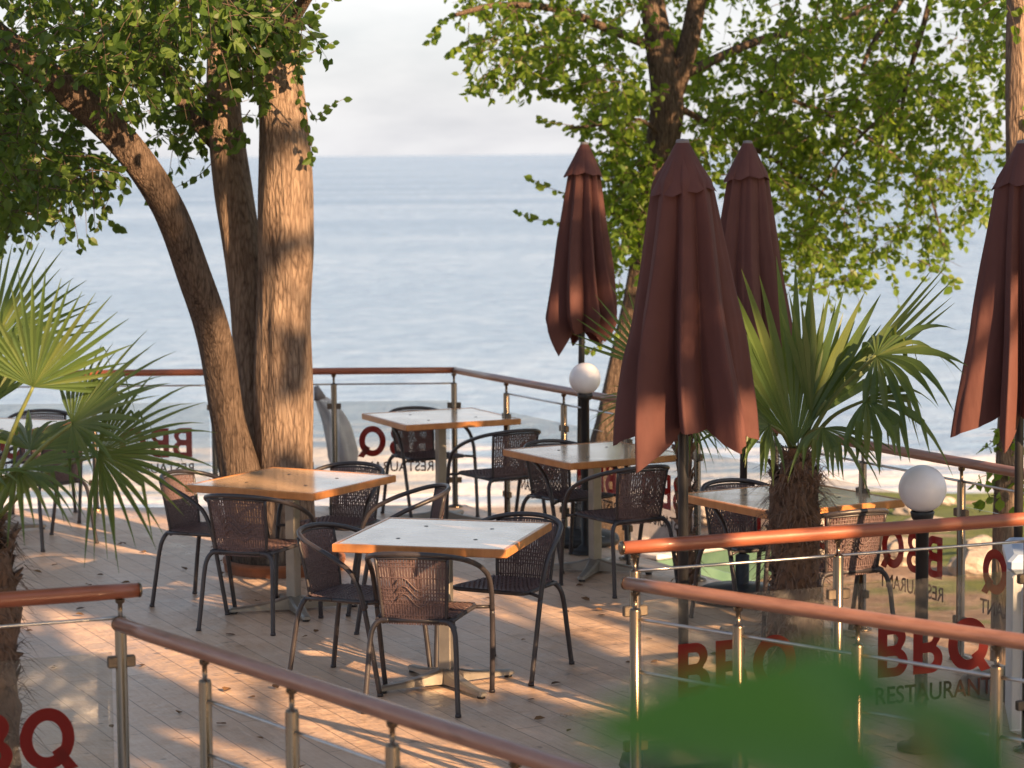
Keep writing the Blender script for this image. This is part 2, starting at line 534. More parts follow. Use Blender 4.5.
# ------------------------------------------------------------------ mesh building
class MB:
    def __init__(self):
        self.v, self.f, self.mi, self.sm = [], [], [], []

    def add(self, verts, faces, mi=0, smooth=False):
        o = len(self.v)
        self.v.extend([tuple(p) for p in verts])
        for q in faces:
            self.f.append(tuple(i + o for i in q))
            self.mi.append(mi)
            self.sm.append(smooth)

    def box(self, c, s, rz=0.0, mi=0, bev=0.0):
        cx, cy, cz = c
        hx, hy, hz = s[0] / 2, s[1] / 2, s[2] / 2
        co, si = math.cos(rz), math.sin(rz)
        b = min(bev, hx * .9, hy * .9, hz * .9)
        if b <= 0:
            pts = [(x, y, z) for z in (-hz, hz) for x, y in ((-hx, -hy), (hx, -hy), (hx, hy), (-hx, hy))]
            fs = [(3, 2, 1, 0), (4, 5, 6, 7), (0, 1, 5, 4), (1, 2, 6, 5), (2, 3, 7, 6), (3, 0, 4, 7)]
        else:
            rings = [(hx - b, hy - b, -hz), (hx, hy, -hz + b), (hx, hy, hz - b), (hx - b, hy - b, hz)]
            pts = []
            for ax, ay, az in rings:
                e = b * .6
                pts += [(-ax + e, -ay, az), (ax - e, -ay, az), (ax, -ay + e, az), (ax, ay - e, az), (ax - e, ay, az), (-ax + e, ay, az), (-ax, ay - e, az), (-ax, -ay + e, az)]
            fs = [tuple(reversed(range(8))), tuple(range(24, 32))]
            for k in range(3):
                for i in range(8):
                    j = (i + 1) % 8
                    fs.append((k * 8 + i, k * 8 + j, k * 8 + 8 + j, k * 8 + 8 + i))
        self.add([(cx + x * co - y * si, cy + x * si + y * co, cz + z) for x, y, z in pts], fs, mi)

    def tube(self, pts, r, n=8, mi=0, cap=True, smooth=True, jitter=None):
        pts = [V(p) for p in pts]
        k = len(pts)
        rs = r if isinstance(r, (list, tuple)) else [r] * k
        tang = []
        for i in range(k):
            a = pts[max(0, i - 1)]
            b = pts[min(k - 1, i + 1)]
            d = (b - a)
            tang.append(d.normalized() if d.length > 1e-9 else V((0, 0, 1)))
        up = V((0, 0, 1)) if abs(tang[0].z) < 0.9 else V((0, 1, 0))
        nrm = tang[0].cross(up).normalized()
        vs = []
        for i in range(k):
            nrm = (nrm - tang[i] * nrm.dot(tang[i])).normalized()
            bn = tang[i].cross(nrm)
            for j in range(n):
                a = 2 * math.pi * j / n
                rr = rs[i]
                if jitter:
                    rr = jitter(i, a, rr, pts[i])
                vs.append(pts[i] + (nrm * math.cos(a) + bn * math.sin(a)) * rr)
        fs = []
        for i in range(k - 1):
            for j in range(n):
                j2 = (j + 1) % n
                fs.append((i * n + j, i * n + j2, (i + 1) * n + j2, (i + 1) * n + j))
        self.add(vs, fs, mi, smooth)
        if cap:
            o = len(self.v) - len(vs)
            self.f.append(tuple(o + j for j in reversed(range(n))))
            self.f.append(tuple(o + (k - 1) * n + j for j in range(n)))
            self.mi += [mi, mi]
            self.sm += [False, False]

    def lathe(self, c, prof, n=24, mi=0, smooth=True, cap=False):
        vs, fs = [], []
        for r, z in prof:
            for j in range(n):
                a = 2 * math.pi * j / n
                vs.append((c[0] + r * math.cos(a), c[1] + r * math.sin(a), c[2] + z))
        k = len(prof)
        for i in range(k - 1):
            for j in range(n):
                j2 = (j + 1) % n
                fs.append((i * n + j, i * n + j2, (i + 1) * n + j2, (i + 1) * n + j))
        if cap:
            fs.append(tuple(reversed(range(n))))
            fs.append(tuple((k - 1) * n + j for j in range(n)))
        self.add(vs, fs, mi, smooth)

    def build(self, name, mats, parent=None, loc=None):
        me = bpy.data.meshes.new(name)
        me.from_pydata(self.v, [], self.f)
        mats = mats if isinstance(mats, (list, tuple)) else [mats]
        for m in mats:
            me.materials.append(m)
        me.polygons.foreach_set('material_index', self.mi)
        me.polygons.foreach_set('use_smooth', self.sm)
        me.update()
        o = bpy.data.objects.new(name, me)
        COL.objects.link(o)
        if parent:
            o.parent = parent
        if loc is not None:
            o.location = loc
        return o


def smooth_path(pts, sub=6):
    pts = [V(p) for p in pts]
    out = []
    k = len(pts)
    for i in range(k - 1):
        p0 = pts[max(0, i - 1)]
        p1, p2 = pts[i], pts[i + 1]
        p3 = pts[min(k - 1, i + 2)]
        for s in range(sub):
            t = s / sub
            out.append(0.5 * ((2 * p1) + (p2 - p0) * t + (2 * p0 - 5 * p1 + 4 * p2 - p3) * t * t + (3 * p1 - p0 - 3 * p2 + p3) * t ** 3))
    out.append(pts[-1])
    return out


def lerp_list(vals, k):
    n = len(vals)
    out = []
    for i in range(k):
        x = i / (k - 1) * (n - 1)
        j = min(n - 2, int(x))
        out.append(vals[j] + (vals[j + 1] - vals[j]) * (x - j))
    return out


def thing(name, label, cat, loc=(0, 0, 0), rz=0.0, group=None):
    o = bpy.data.objects.new(name, None)
    o.empty_display_size = 0.2
    COL.objects.link(o)
    o.location = loc
    o.rotation_euler = (0, 0, rz)
    o['label'] = label
    o['category'] = cat
    if group:
        o['group'] = group
    return o


def tag(o, label, cat, group=None):
    o['label'] = label
    o['category'] = cat
    if group:
        o['group'] = group
    return o


def dup(root, loc, rz, label, scale=None):
    r = root.copy()
    COL.objects.link(r)
    r.location = loc
    r.rotation_euler = (0, 0, rz)
    if scale:
        r.scale = scale
    r['label'] = label
    for ch in list(root.children):
        c = ch.copy()
        COL.objects.link(c)
        c.parent = r
        for g in list(ch.children):
            d = g.copy()
            COL.objects.link(d)
            d.parent = c
    return r


# ------------------------------------------------------------------ setting
BACK_Y = 17.42
CORNER = V((-0.42, BACK_Y, 0))
RAIL_DIR = V((2.81, -5.74, 0)).normalized()
RAIL1_A = P(622, 548, 1.0)
RAIL1_B = P(1024, 519, 1.0)
d1 = (RAIL1_B - RAIL1_A)
# corner where the seaward diagonal rail meets the cross rail
den = RAIL_DIR.x * d1.y - RAIL_DIR.y * d1.x
w = RAIL1_A - CORNER
tc = (w.x * d1.y - w.y * d1.x) / den
CORNER2 = V((CORNER.x + RAIL_DIR.x * tc, CORNER.y + RAIL_DIR.y * tc, 0))

poly = [(-14, BACK_Y + .12), (CORNER.x + .07, BACK_Y + .12), (CORNER2.x + .12, CORNER2.y + .02), (CORNER2.x + 6.5, CORNER2.y - 9), (CORNER2.x + 6.5, -8), (-14, -8)]
mb = MB()
n = len(poly)
mb.add([(x, y, 0) for x, y in poly], [tuple(reversed(range(n)))])
mb.add([(x, y, 0) for x, y in poly] + [(x, y, -1.6) for x, y in poly], [(i, (i + 1) % n, n + (i + 1) % n, n + i) for i in range(n)])
deck = mb.build('deck', M['deck'])
deck['kind'] = 'structure'


def sstep(a, b, x):
    t = max(0.0, min(1.0, (x - a) / (b - a)))
    return t * t * (3 - 2 * t)


def terrain_z(x, y):
    steep = -1.0 - max(0, y - 18) * 0.20
    lawn = -0.85 - max(0, y - 18) * 0.10
    k = sstep(0.6, 2.6, x - 0.02 * (y - 18))
    z = steep * (1 - k) + lawn * k
    z = z + (-5.15 - z) * sstep(38, 48, y)
    z = max(z, -5.2) if y < 50 else -5.2 - (y - 50) * 0.06
    b = mnoise.noise(V((x * .35, y * .35, 0))) * 0.18 + mnoise.noise(V((x * 1.2, y * 1.2, 3))) * 0.05
    return z + b * (1 - sstep(46, 52, y))


mb = MB()
nx, ny = 110, 90
xs = [-60 + 140 * (i / nx) for i in range(nx + 1)]
xs = [(-60 + 140 * (i / nx)) for i in range(nx + 1)]
ys = [10 + 58 * (j / ny) for j in range(ny + 1)]
vs = []
for y in ys:
    for x in xs:
        vs.append((x, y, terrain_z(x, y)))
fs = [(j * (nx + 1) + i, j * (nx + 1) + i + 1, (j + 1) * (nx + 1) + i + 1, (j + 1) * (nx + 1) + i) for j in range(ny) for i in range(nx)]
mb.add(vs, fs, smooth=True)
o = mb.build('terrain', M['terrain'])
o['kind'] = 'structure'
# wide ground so that the land goes on behind the camera
mb = MB()
mb.add([(-400, -400, -1.7), (400, -400, -1.7), (400, 9.9, -1.7), (-400, 9.9, -1.7)], [(0, 1, 2, 3)])
o = mb.build('ground', M['terrain'])
o['kind'] = 'structure'
mb = MB()
mb.add([(-40000, 9.95, -5.5), (40000, 9.95, -5.5), (40000, 60000, -5.5), (-40000, 60000, -5.5)], [(0, 1, 2, 3)])
o = mb.build('sea', M['sea'])
o['kind'] = 'structure'


# ------------------------------------------------------------------ lettering
def text_mesh(body, width, height, mat, bold):
    cu = bpy.data.curves.new('lettering', 'FONT')
    cu.body = body
    cu.size = 1.0
    cu.offset = bold
    cu.extrude = 0.002
    cu.align_x = 'CENTER'
    ob = bpy.data.objects.new('lettering', cu)
    COL.objects.link(ob)
    bpy.context.view_layer.update()
    dg = bpy.context.evaluated_depsgraph_get()
    me = bpy.data.meshes.new_from_object(ob.evaluated_get(dg))
    bpy.data.objects.remove(ob)
    xs_ = [v.co.x for v in me.vertices]
    ys_ = [v.co.y for v in me.vertices]
    x0, x1, y0, y1 = min(xs_), max(xs_), min(ys_), max(ys_)
    for v in me.vertices:
        v.co.x = (v.co.x - (x0 + x1) / 2) / (x1 - x0) * width
        v.co.y = (v.co.y - y0) / (y1 - y0) * height
        v.co.z = v.co.z * 0.4
    me.materials.clear()
    me.materials.append(mat)
    me.name = 'lettering'
    return me


def bbq_mesh(width, height, mat):
    """bold B, B and Q drawn as closed outlines with their counters"""
    cu = bpy.data.curves.new('lettering', 'CURVE')
    cu.dimensions = '2D'
    cu.fill_mode = 'BOTH'
    cu.extrude = 0.0012

    def spl(pts):
        sp = cu.splines.new('POLY')
        sp.points.add(len(pts) - 1)
        for q, (x, y) in zip(sp.points, pts):
            q.co = (x, y, 0, 1)
        sp.use_cyclic_u = True

    def arc(cx, cy, rx, ry, a0, a1, n=14):
        return [(cx + rx * math.cos(R(a0 + (a1 - a0) * i / n)), cy + ry * math.sin(R(a0 + (a1 - a0) * i / n))) for i in range(n + 1)]

    def letter_b(x):
        spl([(x, 0)] + arc(x + .42, .275, .30, .275, -90, 62) + arc(x + .40, .755, .27, .245, -48, 90) + [(x, 1)])
        spl([(x + .22, .175)] + arc(x + .40, .29, .115, .115, -90, 90) + [(x + .22, .405)])
        spl([(x + .22, .60)] + arc(x + .385, .715, .105, .11, -90, 90) + [(x + .22, .825)])
    letter_b(0)
    letter_b(.86)
    cx = 2.22
    spl(arc(cx, .50, .50, .52, 0, 360, 44)[:-1])
    spl(arc(cx, .50, .275, .31, 0, 360, 36)[:-1])
    ob = bpy.data.objects.new('lettering', cu)
    COL.objects.link(ob)
    bpy.context.view_layer.update()
    me = bpy.data.meshes.new_from_object(ob.evaluated_get(bpy.context.evaluated_depsgraph_get()))
    bpy.data.objects.remove(ob)
    vs = [tuple(v.co) for v in me.vertices]
    fs = [tuple(p.vertices) for p in me.polygons]
    o_ = len(vs)
    tail = [(cx + .08, .27), (cx + .24, .36), (cx + .56, -.02), (cx + .33, -.06)]
    vs += [(x, y, -.0017) for x, y in tail] + [(x, y, .0017) for x, y in tail]
    fs += [(o_ + 3, o_ + 2, o_ + 1, o_), (o_ + 4, o_ + 5, o_ + 6, o_ + 7)] + [(o_ + i, o_ + (i + 1) % 4, o_ + 4 + (i + 1) % 4, o_ + 4 + i) for i in range(4)]
    tot = 2.78
    me2 = bpy.data.meshes.new('lettering')
    me2.from_pydata([((x - tot / 2) / tot * width, y * height, z) for x, y, z in vs], [], fs)
    me2.materials.append(mat)
    return me2


ME_BBQ = bbq_mesh(0.54, 0.215, M['red_film'])
ME_RES = text_mesh('RESTAURANT', 0.56, 0.075, M['dark_film'], 0.010)


def rail_section(root, a, b, flip, posts, wood, glass=True, zr=1.0, wires=(0.905,), texts=None, rail_ext=(0.06, 0.06), skip_glass=(), rail_r=0.027, sag=0):
    """a rail run from a to b: handrail, posts at given distances, wires and glass between the posts"""
    a, b = V((a[0], a[1], 0)), V((b[0], b[1], 0))
    d = (b - a).normalized()
    ln = (b - a).length
    rz = math.atan2(d.y, d.x)
    mb = MB()
    k = 12
    pts = [a + d * (-rail_ext[0] + (ln + rail_ext[0] + rail_ext[1]) * i / k) + V((0, 0, zr)) for i in range(k + 1)]
    mb.tube(pts, [rail_r * 0.9] + [rail_r] * (k - 1) + [rail_r * 0.9], n=16)
    mb.build('handrail', wood, root)
    # steel end caps
    for e, s in ((pts[0], -1), (pts[-1], 1)):
        mb = MB()
        mb.tube([e - d * s * 0.002, e + d * s * 0.006, e + d * s * 0.010], [rail_r * .96, rail_r * .9, rail_r * .5], n=16)
        mb.build('end_cap', M['steel'], root)
    for s in posts:
        p = a + d * s
        mb = MB()
        mb.lathe(p, [(0.055, 0.002), (0.055, 0.012), (0.03, 0.02), (0.0215, 0.022), (0.0215, zr - 0.10), (0.019, zr - 0.092), (0.0085, zr - 0.09), (0.0085, zr - 0.045), (0.016, zr - 0.04), (0.018, zr - rail_r)], n=18)
        po = mb.build('post', M['steel'], root)
        if glass:
            for z in (0.20, 0.745):
                mb = MB()
                mb.box((p.x, p.y, z), (0.10, 0.026, 0.042), rz, bev=.004)
                mb.build('clamp', M['clamp'], po)
    for z in wires:
        mb = MB()
        for i in range(len(posts) - 1):
            p, q = a + d * posts[i], a + d * posts[i + 1]
            kk = 6
            mb.tube([p + (q - p) * (j / kk) + V((0, 0, z - sag * 4 * (j / kk) * (1 - j / kk))) for j in range(kk + 1)], 0.0065, n=8)
        mb.build('rod', M['wire'], root)
    if glass:
        for i in range(len(posts) - 1):
            if i in skip_glass:
                continue
            s0, s1 = posts[i] + 0.035, posts[i + 1] - 0.035
            c = a + d * ((s0 + s1) / 2)
            mb = MB()
            mb.box((0, 0, 0), (s1 - s0, 0.008, 0.68), 0)
            g = mb.build('glass_panel', M['glass'], root)
            g.location = (c.x, c.y, 0.44)
            g.rotation_euler = (0, 0, rz)
            if texts is None or i in texts:
                for me, z in ((ME_BBQ, -0.06), (ME_RES, -0.175)):
                    t = bpy.data.objects.new('lettering', me)
                    COL.objects.link(t)
                    t.parent = g
                    t.location = (0, -0.0058 if not flip else 0.0058, z)
                    t.rotation_euler = (R(90), 0, math.pi if flip else 0)


SP = 0.87
g1 = thing('glass_railing', 'glass railing with thin red handrail behind the thick tree, facing the sea', 'railing', (CORNER.x, CORNER.y, 0))
g1.location = (0, 0, 0)
rail_section(g1, (CORNER.x - SP * 6, BACK_Y), (CORNER.x, BACK_Y), True, [SP * i for i in range(7)], M['rail_wood'], rail_ext=(.05, 0.0), rail_r=.025)
g2 = thing('glass_railing', 'diagonal glass railing with brown handrail running from the far corner to the white cabinet', 'railing')
lnr = (CORNER2 - CORNER).length
nseg = int(round(lnr / SP))
rail_section(g2, CORNER, CORNER2, True, [lnr / nseg * i for i in range(1, nseg + 1)], M['rail_worn'], rail_ext=(-0.03, 0.03), rail_r=.026)
# first bay of the diagonal rail hangs on the corner post
A = V((RAIL1_A.x, RAIL1_A.y, 0))
d1n = V((d1.x, d1.y, 0)).normalized()
post0 = 0.055
g3 = thing('glass_railing', 'glass railing with thick orange red handrail in front of the palm and black lamp', 'railing')
lr = (CORNER2 - A).length
S3 = .91
k3 = int((lr - .05 - post0) / S3)
rail_section(g3, A, CORNER2, False, [post0 + S3 * i for i in range(k3 + 1)], M['rail_wood'], rail_ext=(0.0, -0.06), rail_r=.029)
LB = P(139, 590, 1.0)
LA = P(0, 600, 1.0)
dl = V((LA.x - LB.x, LA.y - LB.y, 0)).normalized()
g4 = thing('glass_railing', 'glass railing whose orange red handrail crosses the palm trunk at the photo edge', 'railing')
LBv = V((LB.x, LB.y, 0))
rail_section(g4, LBv + dl * (SP * 2 + 0.07), LBv, False, [0, SP, SP * 2], M['rail_wood'], rail_ext=(0.1, 0.0), rail_r=.029)
# the two ramp rails without glass
def on_rail(a, d, px):
    best = min((abs(512 + F_PX * ((a.x + d.x * s_ / 200) / (a.y + d.y * s_ / 200)) - px), s_ / 200) for s_ in range(0, 700))
    return best[1]


ZR = 0.94
A5, B5 = P(121, 625, ZR), P(590, 777, ZR)
d5 = V((B5.x - A5.x, B5.y - A5.y, 0)).normalized()
g5 = thing('ramp_railing', 'brown rod railing sloping across the near deck corner, with steel posts and no glass', 'railing')
rail_section(g5, A5, V((A5.x, A5.y, 0)) + d5 * 2.75, False, [on_rail(A5, d5, x) for x in (197, 285, 387, 512, 668)], M['rail_worn'], glass=False, zr=ZR, wires=(0.78, 0.60, 0.41, 0.22), rail_ext=(0.02, 0.05), rail_r=.0275)
A6, B6 = P(632, 584, ZR), P(1024, 642, ZR)
d6 = V((B6.x - A6.x, B6.y - A6.y, 0)).normalized()
g6 = thing('ramp_railing', 'lighter brown rod railing just below the orange red handrail, running behind the blurred green leaf', 'railing')
rail_section(g6, A6, V((A6.x, A6.y, 0)) + d6 * 2.35, False, [on_rail(A6, d6, x) for x in (635, 739, 861, 1002, 1160)], M['rail_worn'], glass=False, zr=ZR, wires=(0.81, 0.61, 0.42, 0.22), rail_ext=(0.03, 0.05), rail_r=.0275)


# ------------------------------------------------------------------ chairs
def mirror(pts):
    return [(-x, y, z) for x, y, z in pts]


def make_chair(label):
    t = thing('bistro_chair', label, 'chair', group='wicker chairs around the tables')
    r = 0.0125
    legf = [(.262, .245, 0.0), (.270, .222, .15), (.277, .198, .30), (.281, .178, .41)]
    arm = [(.281, .178, .41), (.284, .155, .50), (.281, .105, .585), (.268, .01, .642), (.247, -.10, .685), (.205, -.20, .718), (.12, -.268, .738), (0, -.290, .745)]
    full = arm[:-1] + [arm[-1]] + list(reversed(mirror(arm[:-1])))
    mb = MB()
    mb.tube(smooth_path(full, 5), r, n=10)
    mb.build('arm_hoop', M['tube'], t)
    for s in (1, -1):
        pts = legf if s > 0 else mirror(legf)
        mb = MB()
        mb.tube(smooth_path(pts, 4), r, n=10)
        mb.lathe(pts[0], [(0.015, 0), (0.015, .012), (.0126, .014)], n=10, cap=True)
        mb.build('leg', M['tube'], t)
    rear = [(.222, -.285, 0.0), (.212, -.262, .16), (.203, -.238, .32), (.192, -.222, .385), (.165, -.210, .418), (.12, -.207, .424)]
    for s in (1, -1):
        pts = rear if s > 0 else mirror(rear)
        mb = MB()
        mb.tube(smooth_path(pts, 5), r, n=10)
        mb.lathe(pts[0], [(0.015, 0), (0.015, .012), (.0126, .014)], n=10, cap=True)
        mb.build('leg', M['tube'], t)
    # seat frame
    mb = MB()
    ring = []
    corners = [(.205, .19), (-.205, .19), (-.175, -.185), (.175, -.185)]
    cr = .05
    for (cx, cy), a0 in zip(corners, (0, 90, 180, 270)):
        sx, sy = (1 if cx > 0 else -1), (1 if cy > 0 else -1)
        for q in range(5):
            a = R(a0 + 90 * q / 4)
            zz = 0.432 if cy > 0 else 0.425
            ring.append((cx - sx * cr + cr * math.cos(a), cy - sy * cr + cr * math.sin(a), zz))
    ring.append(ring[0])
    mb.tube(ring, 0.011, n=8, cap=False)
    mb.tube([(.12, -.207, .424), (-.12, -.207, .424)], r * .98, n=10)
    for s in (1, -1):
        mb.tube([(s * .2, .14, .430), (s * .279, .185, .425)], 0.009, n=8)
        mb.tube([(s * .19, -.05, .428), (s * .177, -.205, .423)], 0.009, n=8)
    mb.build('seat_frame', M['tube'], t)
    # woven seat
    mb = MB()
    ns = 30

    def seat_pt(u, w, lift=0.0):
        hw = .168 + (.197 - .168) * w
        y = -.185 + .375 * w
        z = .440 - .022 * math.sin(math.pi * w) * math.sin(math.pi * u)
        return ((u * 2 - 1) * hw, y, z + lift)
    for i in range(ns):
        u0, u1 = (i + .06) / ns, (i + .94) / ns
        vs, fs = [], []
        kk = 16
        for j in range(kk + 1):
            w_ = j / kk
            lift = 0.0025 * (1 if (i + j) % 2 else -1)
            for dz in (0, -.004):
                for u in (u0, u1):
                    x, y, z = seat_pt(u, w_, lift + dz)
                    vs.append((x, y, z))
        for j in range(kk):
            o_ = j * 4
            fs += [(o_, o_ + 1, o_ + 5, o_ + 4), (o_ + 2, o_ + 6, o_ + 7, o_ + 3), (o_, o_ + 4, o_ + 6, o_ + 2), (o_ + 1, o_ + 3, o_ + 7, o_ + 5)]
        mb.add(vs, fs)
    for j in range(15):
        w_ = (j + .5) / 15
        mb.tube([seat_pt(u / 8, w_, -.002) for u in range(9)], 0.0028, n=5)
    mb.build('seat', M['wicker'], t)

    # woven backrest
    def back_pt(u, w, off=0.0):
        hw = .148 + .022 * w
        x = (u * 2 - 1) * hw
        bow = -.040 * (1 - (u * 2 - 1) ** 2) * (.45 + .55 * w)
        y = -.195 - .050 * w ** 1.3 + bow + off
        if w > .9:
            y += 0
        z = .405 + .325 * w - .012 * (u * 2 - 1) ** 2 * w
        return (x, y, z)
    mb = MB()
    nb = 24
    for i in range(nb):
        u0, u1 = (i + .13) / nb, (i + .87) / nb
        kk = 18
        vs, fs = [], []
        for j in range(kk + 1):
            w_ = j / kk
            off = 0.0008 * (1 if (i + j) % 2 else -1)
            for dy in (0, .0035):
                for u in (u0, u1):
                    vs.append(back_pt(u, w_, off + dy))
        for j in range(kk):
            o_ = j * 4
            fs += [(o_, o_ + 1, o_ + 5, o_ + 4), (o_ + 2, o_ + 6, o_ + 7, o_ + 3), (o_, o_ + 4, o_ + 6, o_ + 2), (o_ + 1, o_ + 3, o_ + 7, o_ + 5)]
        mb.add(vs, fs)
    for j in (1, 2, 5, 6, 7, 8, 9, 12, 15, 16):
        w_ = (j + .5) / 18
        mb.tube([back_pt(u / 12, w_, .0015) for u in range(13)], 0.0032, n=5)
    # diamond weave in the middle
    for s in (1, -1):
        for q in (-.12, 0, .12):
            mb.tube([back_pt(.5 + s * (-.25 + .5 * e / 8) + 0 * q, .48 + q + .10 * math.sin(e / 8 * math.pi * 2) * s, -.004) for e in range(9)], 0.0035, n=5)
    mb.build('backrest', M['wicker'], t)
    mb = MB()
    for s in (0, 1):
        mb.tube([back_pt(s, w_ / 8) for w_ in range(9)], 0.0085, n=8)
    mb.tube([back_pt(u / 12, .985) for u in range(13)], 0.006, n=6)
    mb.build('back_frame', M['tube'], t)
    return t


def heading(fx, fy):
    return math.atan2(fy, fx) - math.pi / 2


CHAIRS = [
    ((-.415, 11.14), (.21, .98), 'wicker chair with its back to the viewer, drawn up to the nearest table'),
    ((-.745, 11.60), (.90, -.43), 'wicker chair at the nearest table, on its side towards the thick tree'),
    ((-.04, 11.80), (-.46, -.89), 'wicker chair tucked behind the nearest table on the parasol side, facing the viewer'),
    ((-1.40, 13.08), (.34, .94), 'wicker chair with its back to the viewer, before the table near the thick tree'),
    ((-1.71, 13.68), (.90, -.43), 'wicker chair half behind palm fronds, beside the table in front of the thick tree'),
    ((-.64, 13.05), (-.98, -.15), 'wicker chair seen in profile, between the table by the tree and the nearest table'),
    ((-1.03, 13.88), (-.45, -.89), 'wicker chair behind the table in front of the tree, under its corner nearest the sea'),
    ((-.60, 17.00), (.50, -.87), 'wicker chair between the farthest table and the sea railing with BBQ lettering'),
    ((-.10, 16.00), (-.50, .87), 'wicker chair in profile before the farthest table, its rounded hoop clear of the tabletop'),
    ((.63, 14.10), (-.50, .86), 'wicker chair with sunlit back right under the hem of the nearest maroon parasol'),
    ((.36, 14.93), (.60, -.80), 'wicker chair on the far side of the table beside the small globe lamp'),
    ((1.31, 13.00), (.50, -.87), 'shaded wicker chair behind the palm, on the seaward side of its table'),
    ((1.64, 12.33), (-.40, .92), 'shaded wicker chair beside the palm trunk, its back towards the large globe lamp'),
    ((-3.13, 15.92), (-.75, .66), 'wicker chair behind the palm fronds, this side of the table by the photo edge'),
    ((-3.34, 17.00), (.15, -.99), 'wicker chair behind the palm fronds, against the sea railing'),
]
chair0 = None
for (x, y), (fx, fy), lab in CHAIRS:
    if chair0 is None:
        chair0 = make_chair(lab)
        chair0.location = (x, y, 0.001)
        chair0.rotation_euler = (0, 0, heading(fx, fy))
    else:
        dup(chair0, (x, y, 0.001), heading(fx, fy), lab)


# ------------------------------------------------------------------ tables
def make_table(label):
    S = 0.85
    t = thing('cafe_table', label, 'table', group='square cafe tables on the deck')
    mb = MB()
    mb.box((0, 0, .722), (S - .046, S - .046, .036), bev=.001)
    mb.build('tabletop', M['table'], t)
    mb = MB()
    e = .023
    h = S / 2
    for sx, sy, lx, ly in ((0, 1, S, e), (0, -1, S, e), (1, 0, e, S - 2 * e - .002), (-1, 0, e, S - 2 * e - .002)):
        mb.box((sx * (h - e / 2), sy * (h - e / 2), .7215), (lx, ly, .041), bev=.004)
    mb.build('edge_band', M['table_edge'], t)
    mb = MB()
    for a, b in ((-.17, -.2), (.19, .17), (-.15, .19), (.2, -.16)):
        mb.lathe((a, b, .7402), [(.0001, .0016), (.009, .0014), (.011, 0)], n=10)
    mb.build('screw_cover', M['black'], t)
    mb = MB()
    mb.box((0, 0, .697), (.40, .06, .012), bev=.002)
    mb.box((0, 0, .6845), (.06, .40, .012), bev=.002)
    mb.build('support_plate', M['alu'], t)
    mb = MB()
    mb.box((0, 0, .37), (.064, .064, .616), bev=.010)
    mb.build('column', M['alu'], t)
    for k in range(4):
        a = R(45 + 90 * k)
        co, si = math.cos(a), math.sin(a)
        vs, fs = [], []
        prof = [(.03, .036, .012, .085), (.12, .032, .014, .060), (.25, .026, .014, .042), (.36, .022, .012, .034), (.372, .016, .013, .028)]
        for s, hw, z0, z1 in prof:
            for yy, zz in ((-hw, z0), (hw, z0), (hw, z1 - .008), (hw * .6, z1), (-hw * .6, z1), (-hw, z1 - .008)):
                vs.append((s * co - yy * si, s * si + yy * co, zz))
        for q in range(len(prof) - 1):
            for j in range(6):
                j2 = (j + 1) % 6
                fs.append((q * 6 + j, q * 6 + j2, q * 6 + 6 + j2, q * 6 + 6 + j))
        fs.append(tuple(reversed(range(6))))
        fs.append(tuple((len(prof) - 1) * 6 + j for j in range(6)))
        mb = MB()
        mb.add(vs, fs)
        f_ = mb.build('foot', M['alu'], t)
        mb = MB()
        mb.lathe((.345 * co, .345 * si, 0), [(.020, 0), (.020, .012)], n=12, cap=True)
        mb.build('glide', M['black'], f_)
    return t


TABLES = [
    ((-.33, 11.50), R(-15), 1.0, 'square table nearest the viewer, its pale glossy top reflecting the sky'),
    ((-1.24, 13.46), R(-29), 1.0, 'square table in front of the thick tree, warm sunlight across its orange top'),
    ((-.50, 16.72), R(24), 1.0, 'farthest square table, standing by the sea railing corner'),
    ((.50, 14.63), R(29), .97, 'square table half behind the nearest maroon parasol, beside the small globe lamp'),
    ((1.46, 12.63), R(31), 1.0, 'square table behind the palm trunk near the large globe lamp'),
    ((-3.57, 16.40), R(-20), 1.0, 'square table hidden by palm fronds at the photo edge'),
]
table0 = None
for (x, y), rz, s, lab in TABLES:
    if table0 is None:
        table0 = make_table(lab)
        table0.location = (x, y, 0.001)
        table0.rotation_euler = (0, 0, rz)
        table0.scale = (s, s, 1)
    else:
        dup(table0, (x, y, 0.001), rz, lab, (s, s, 1))


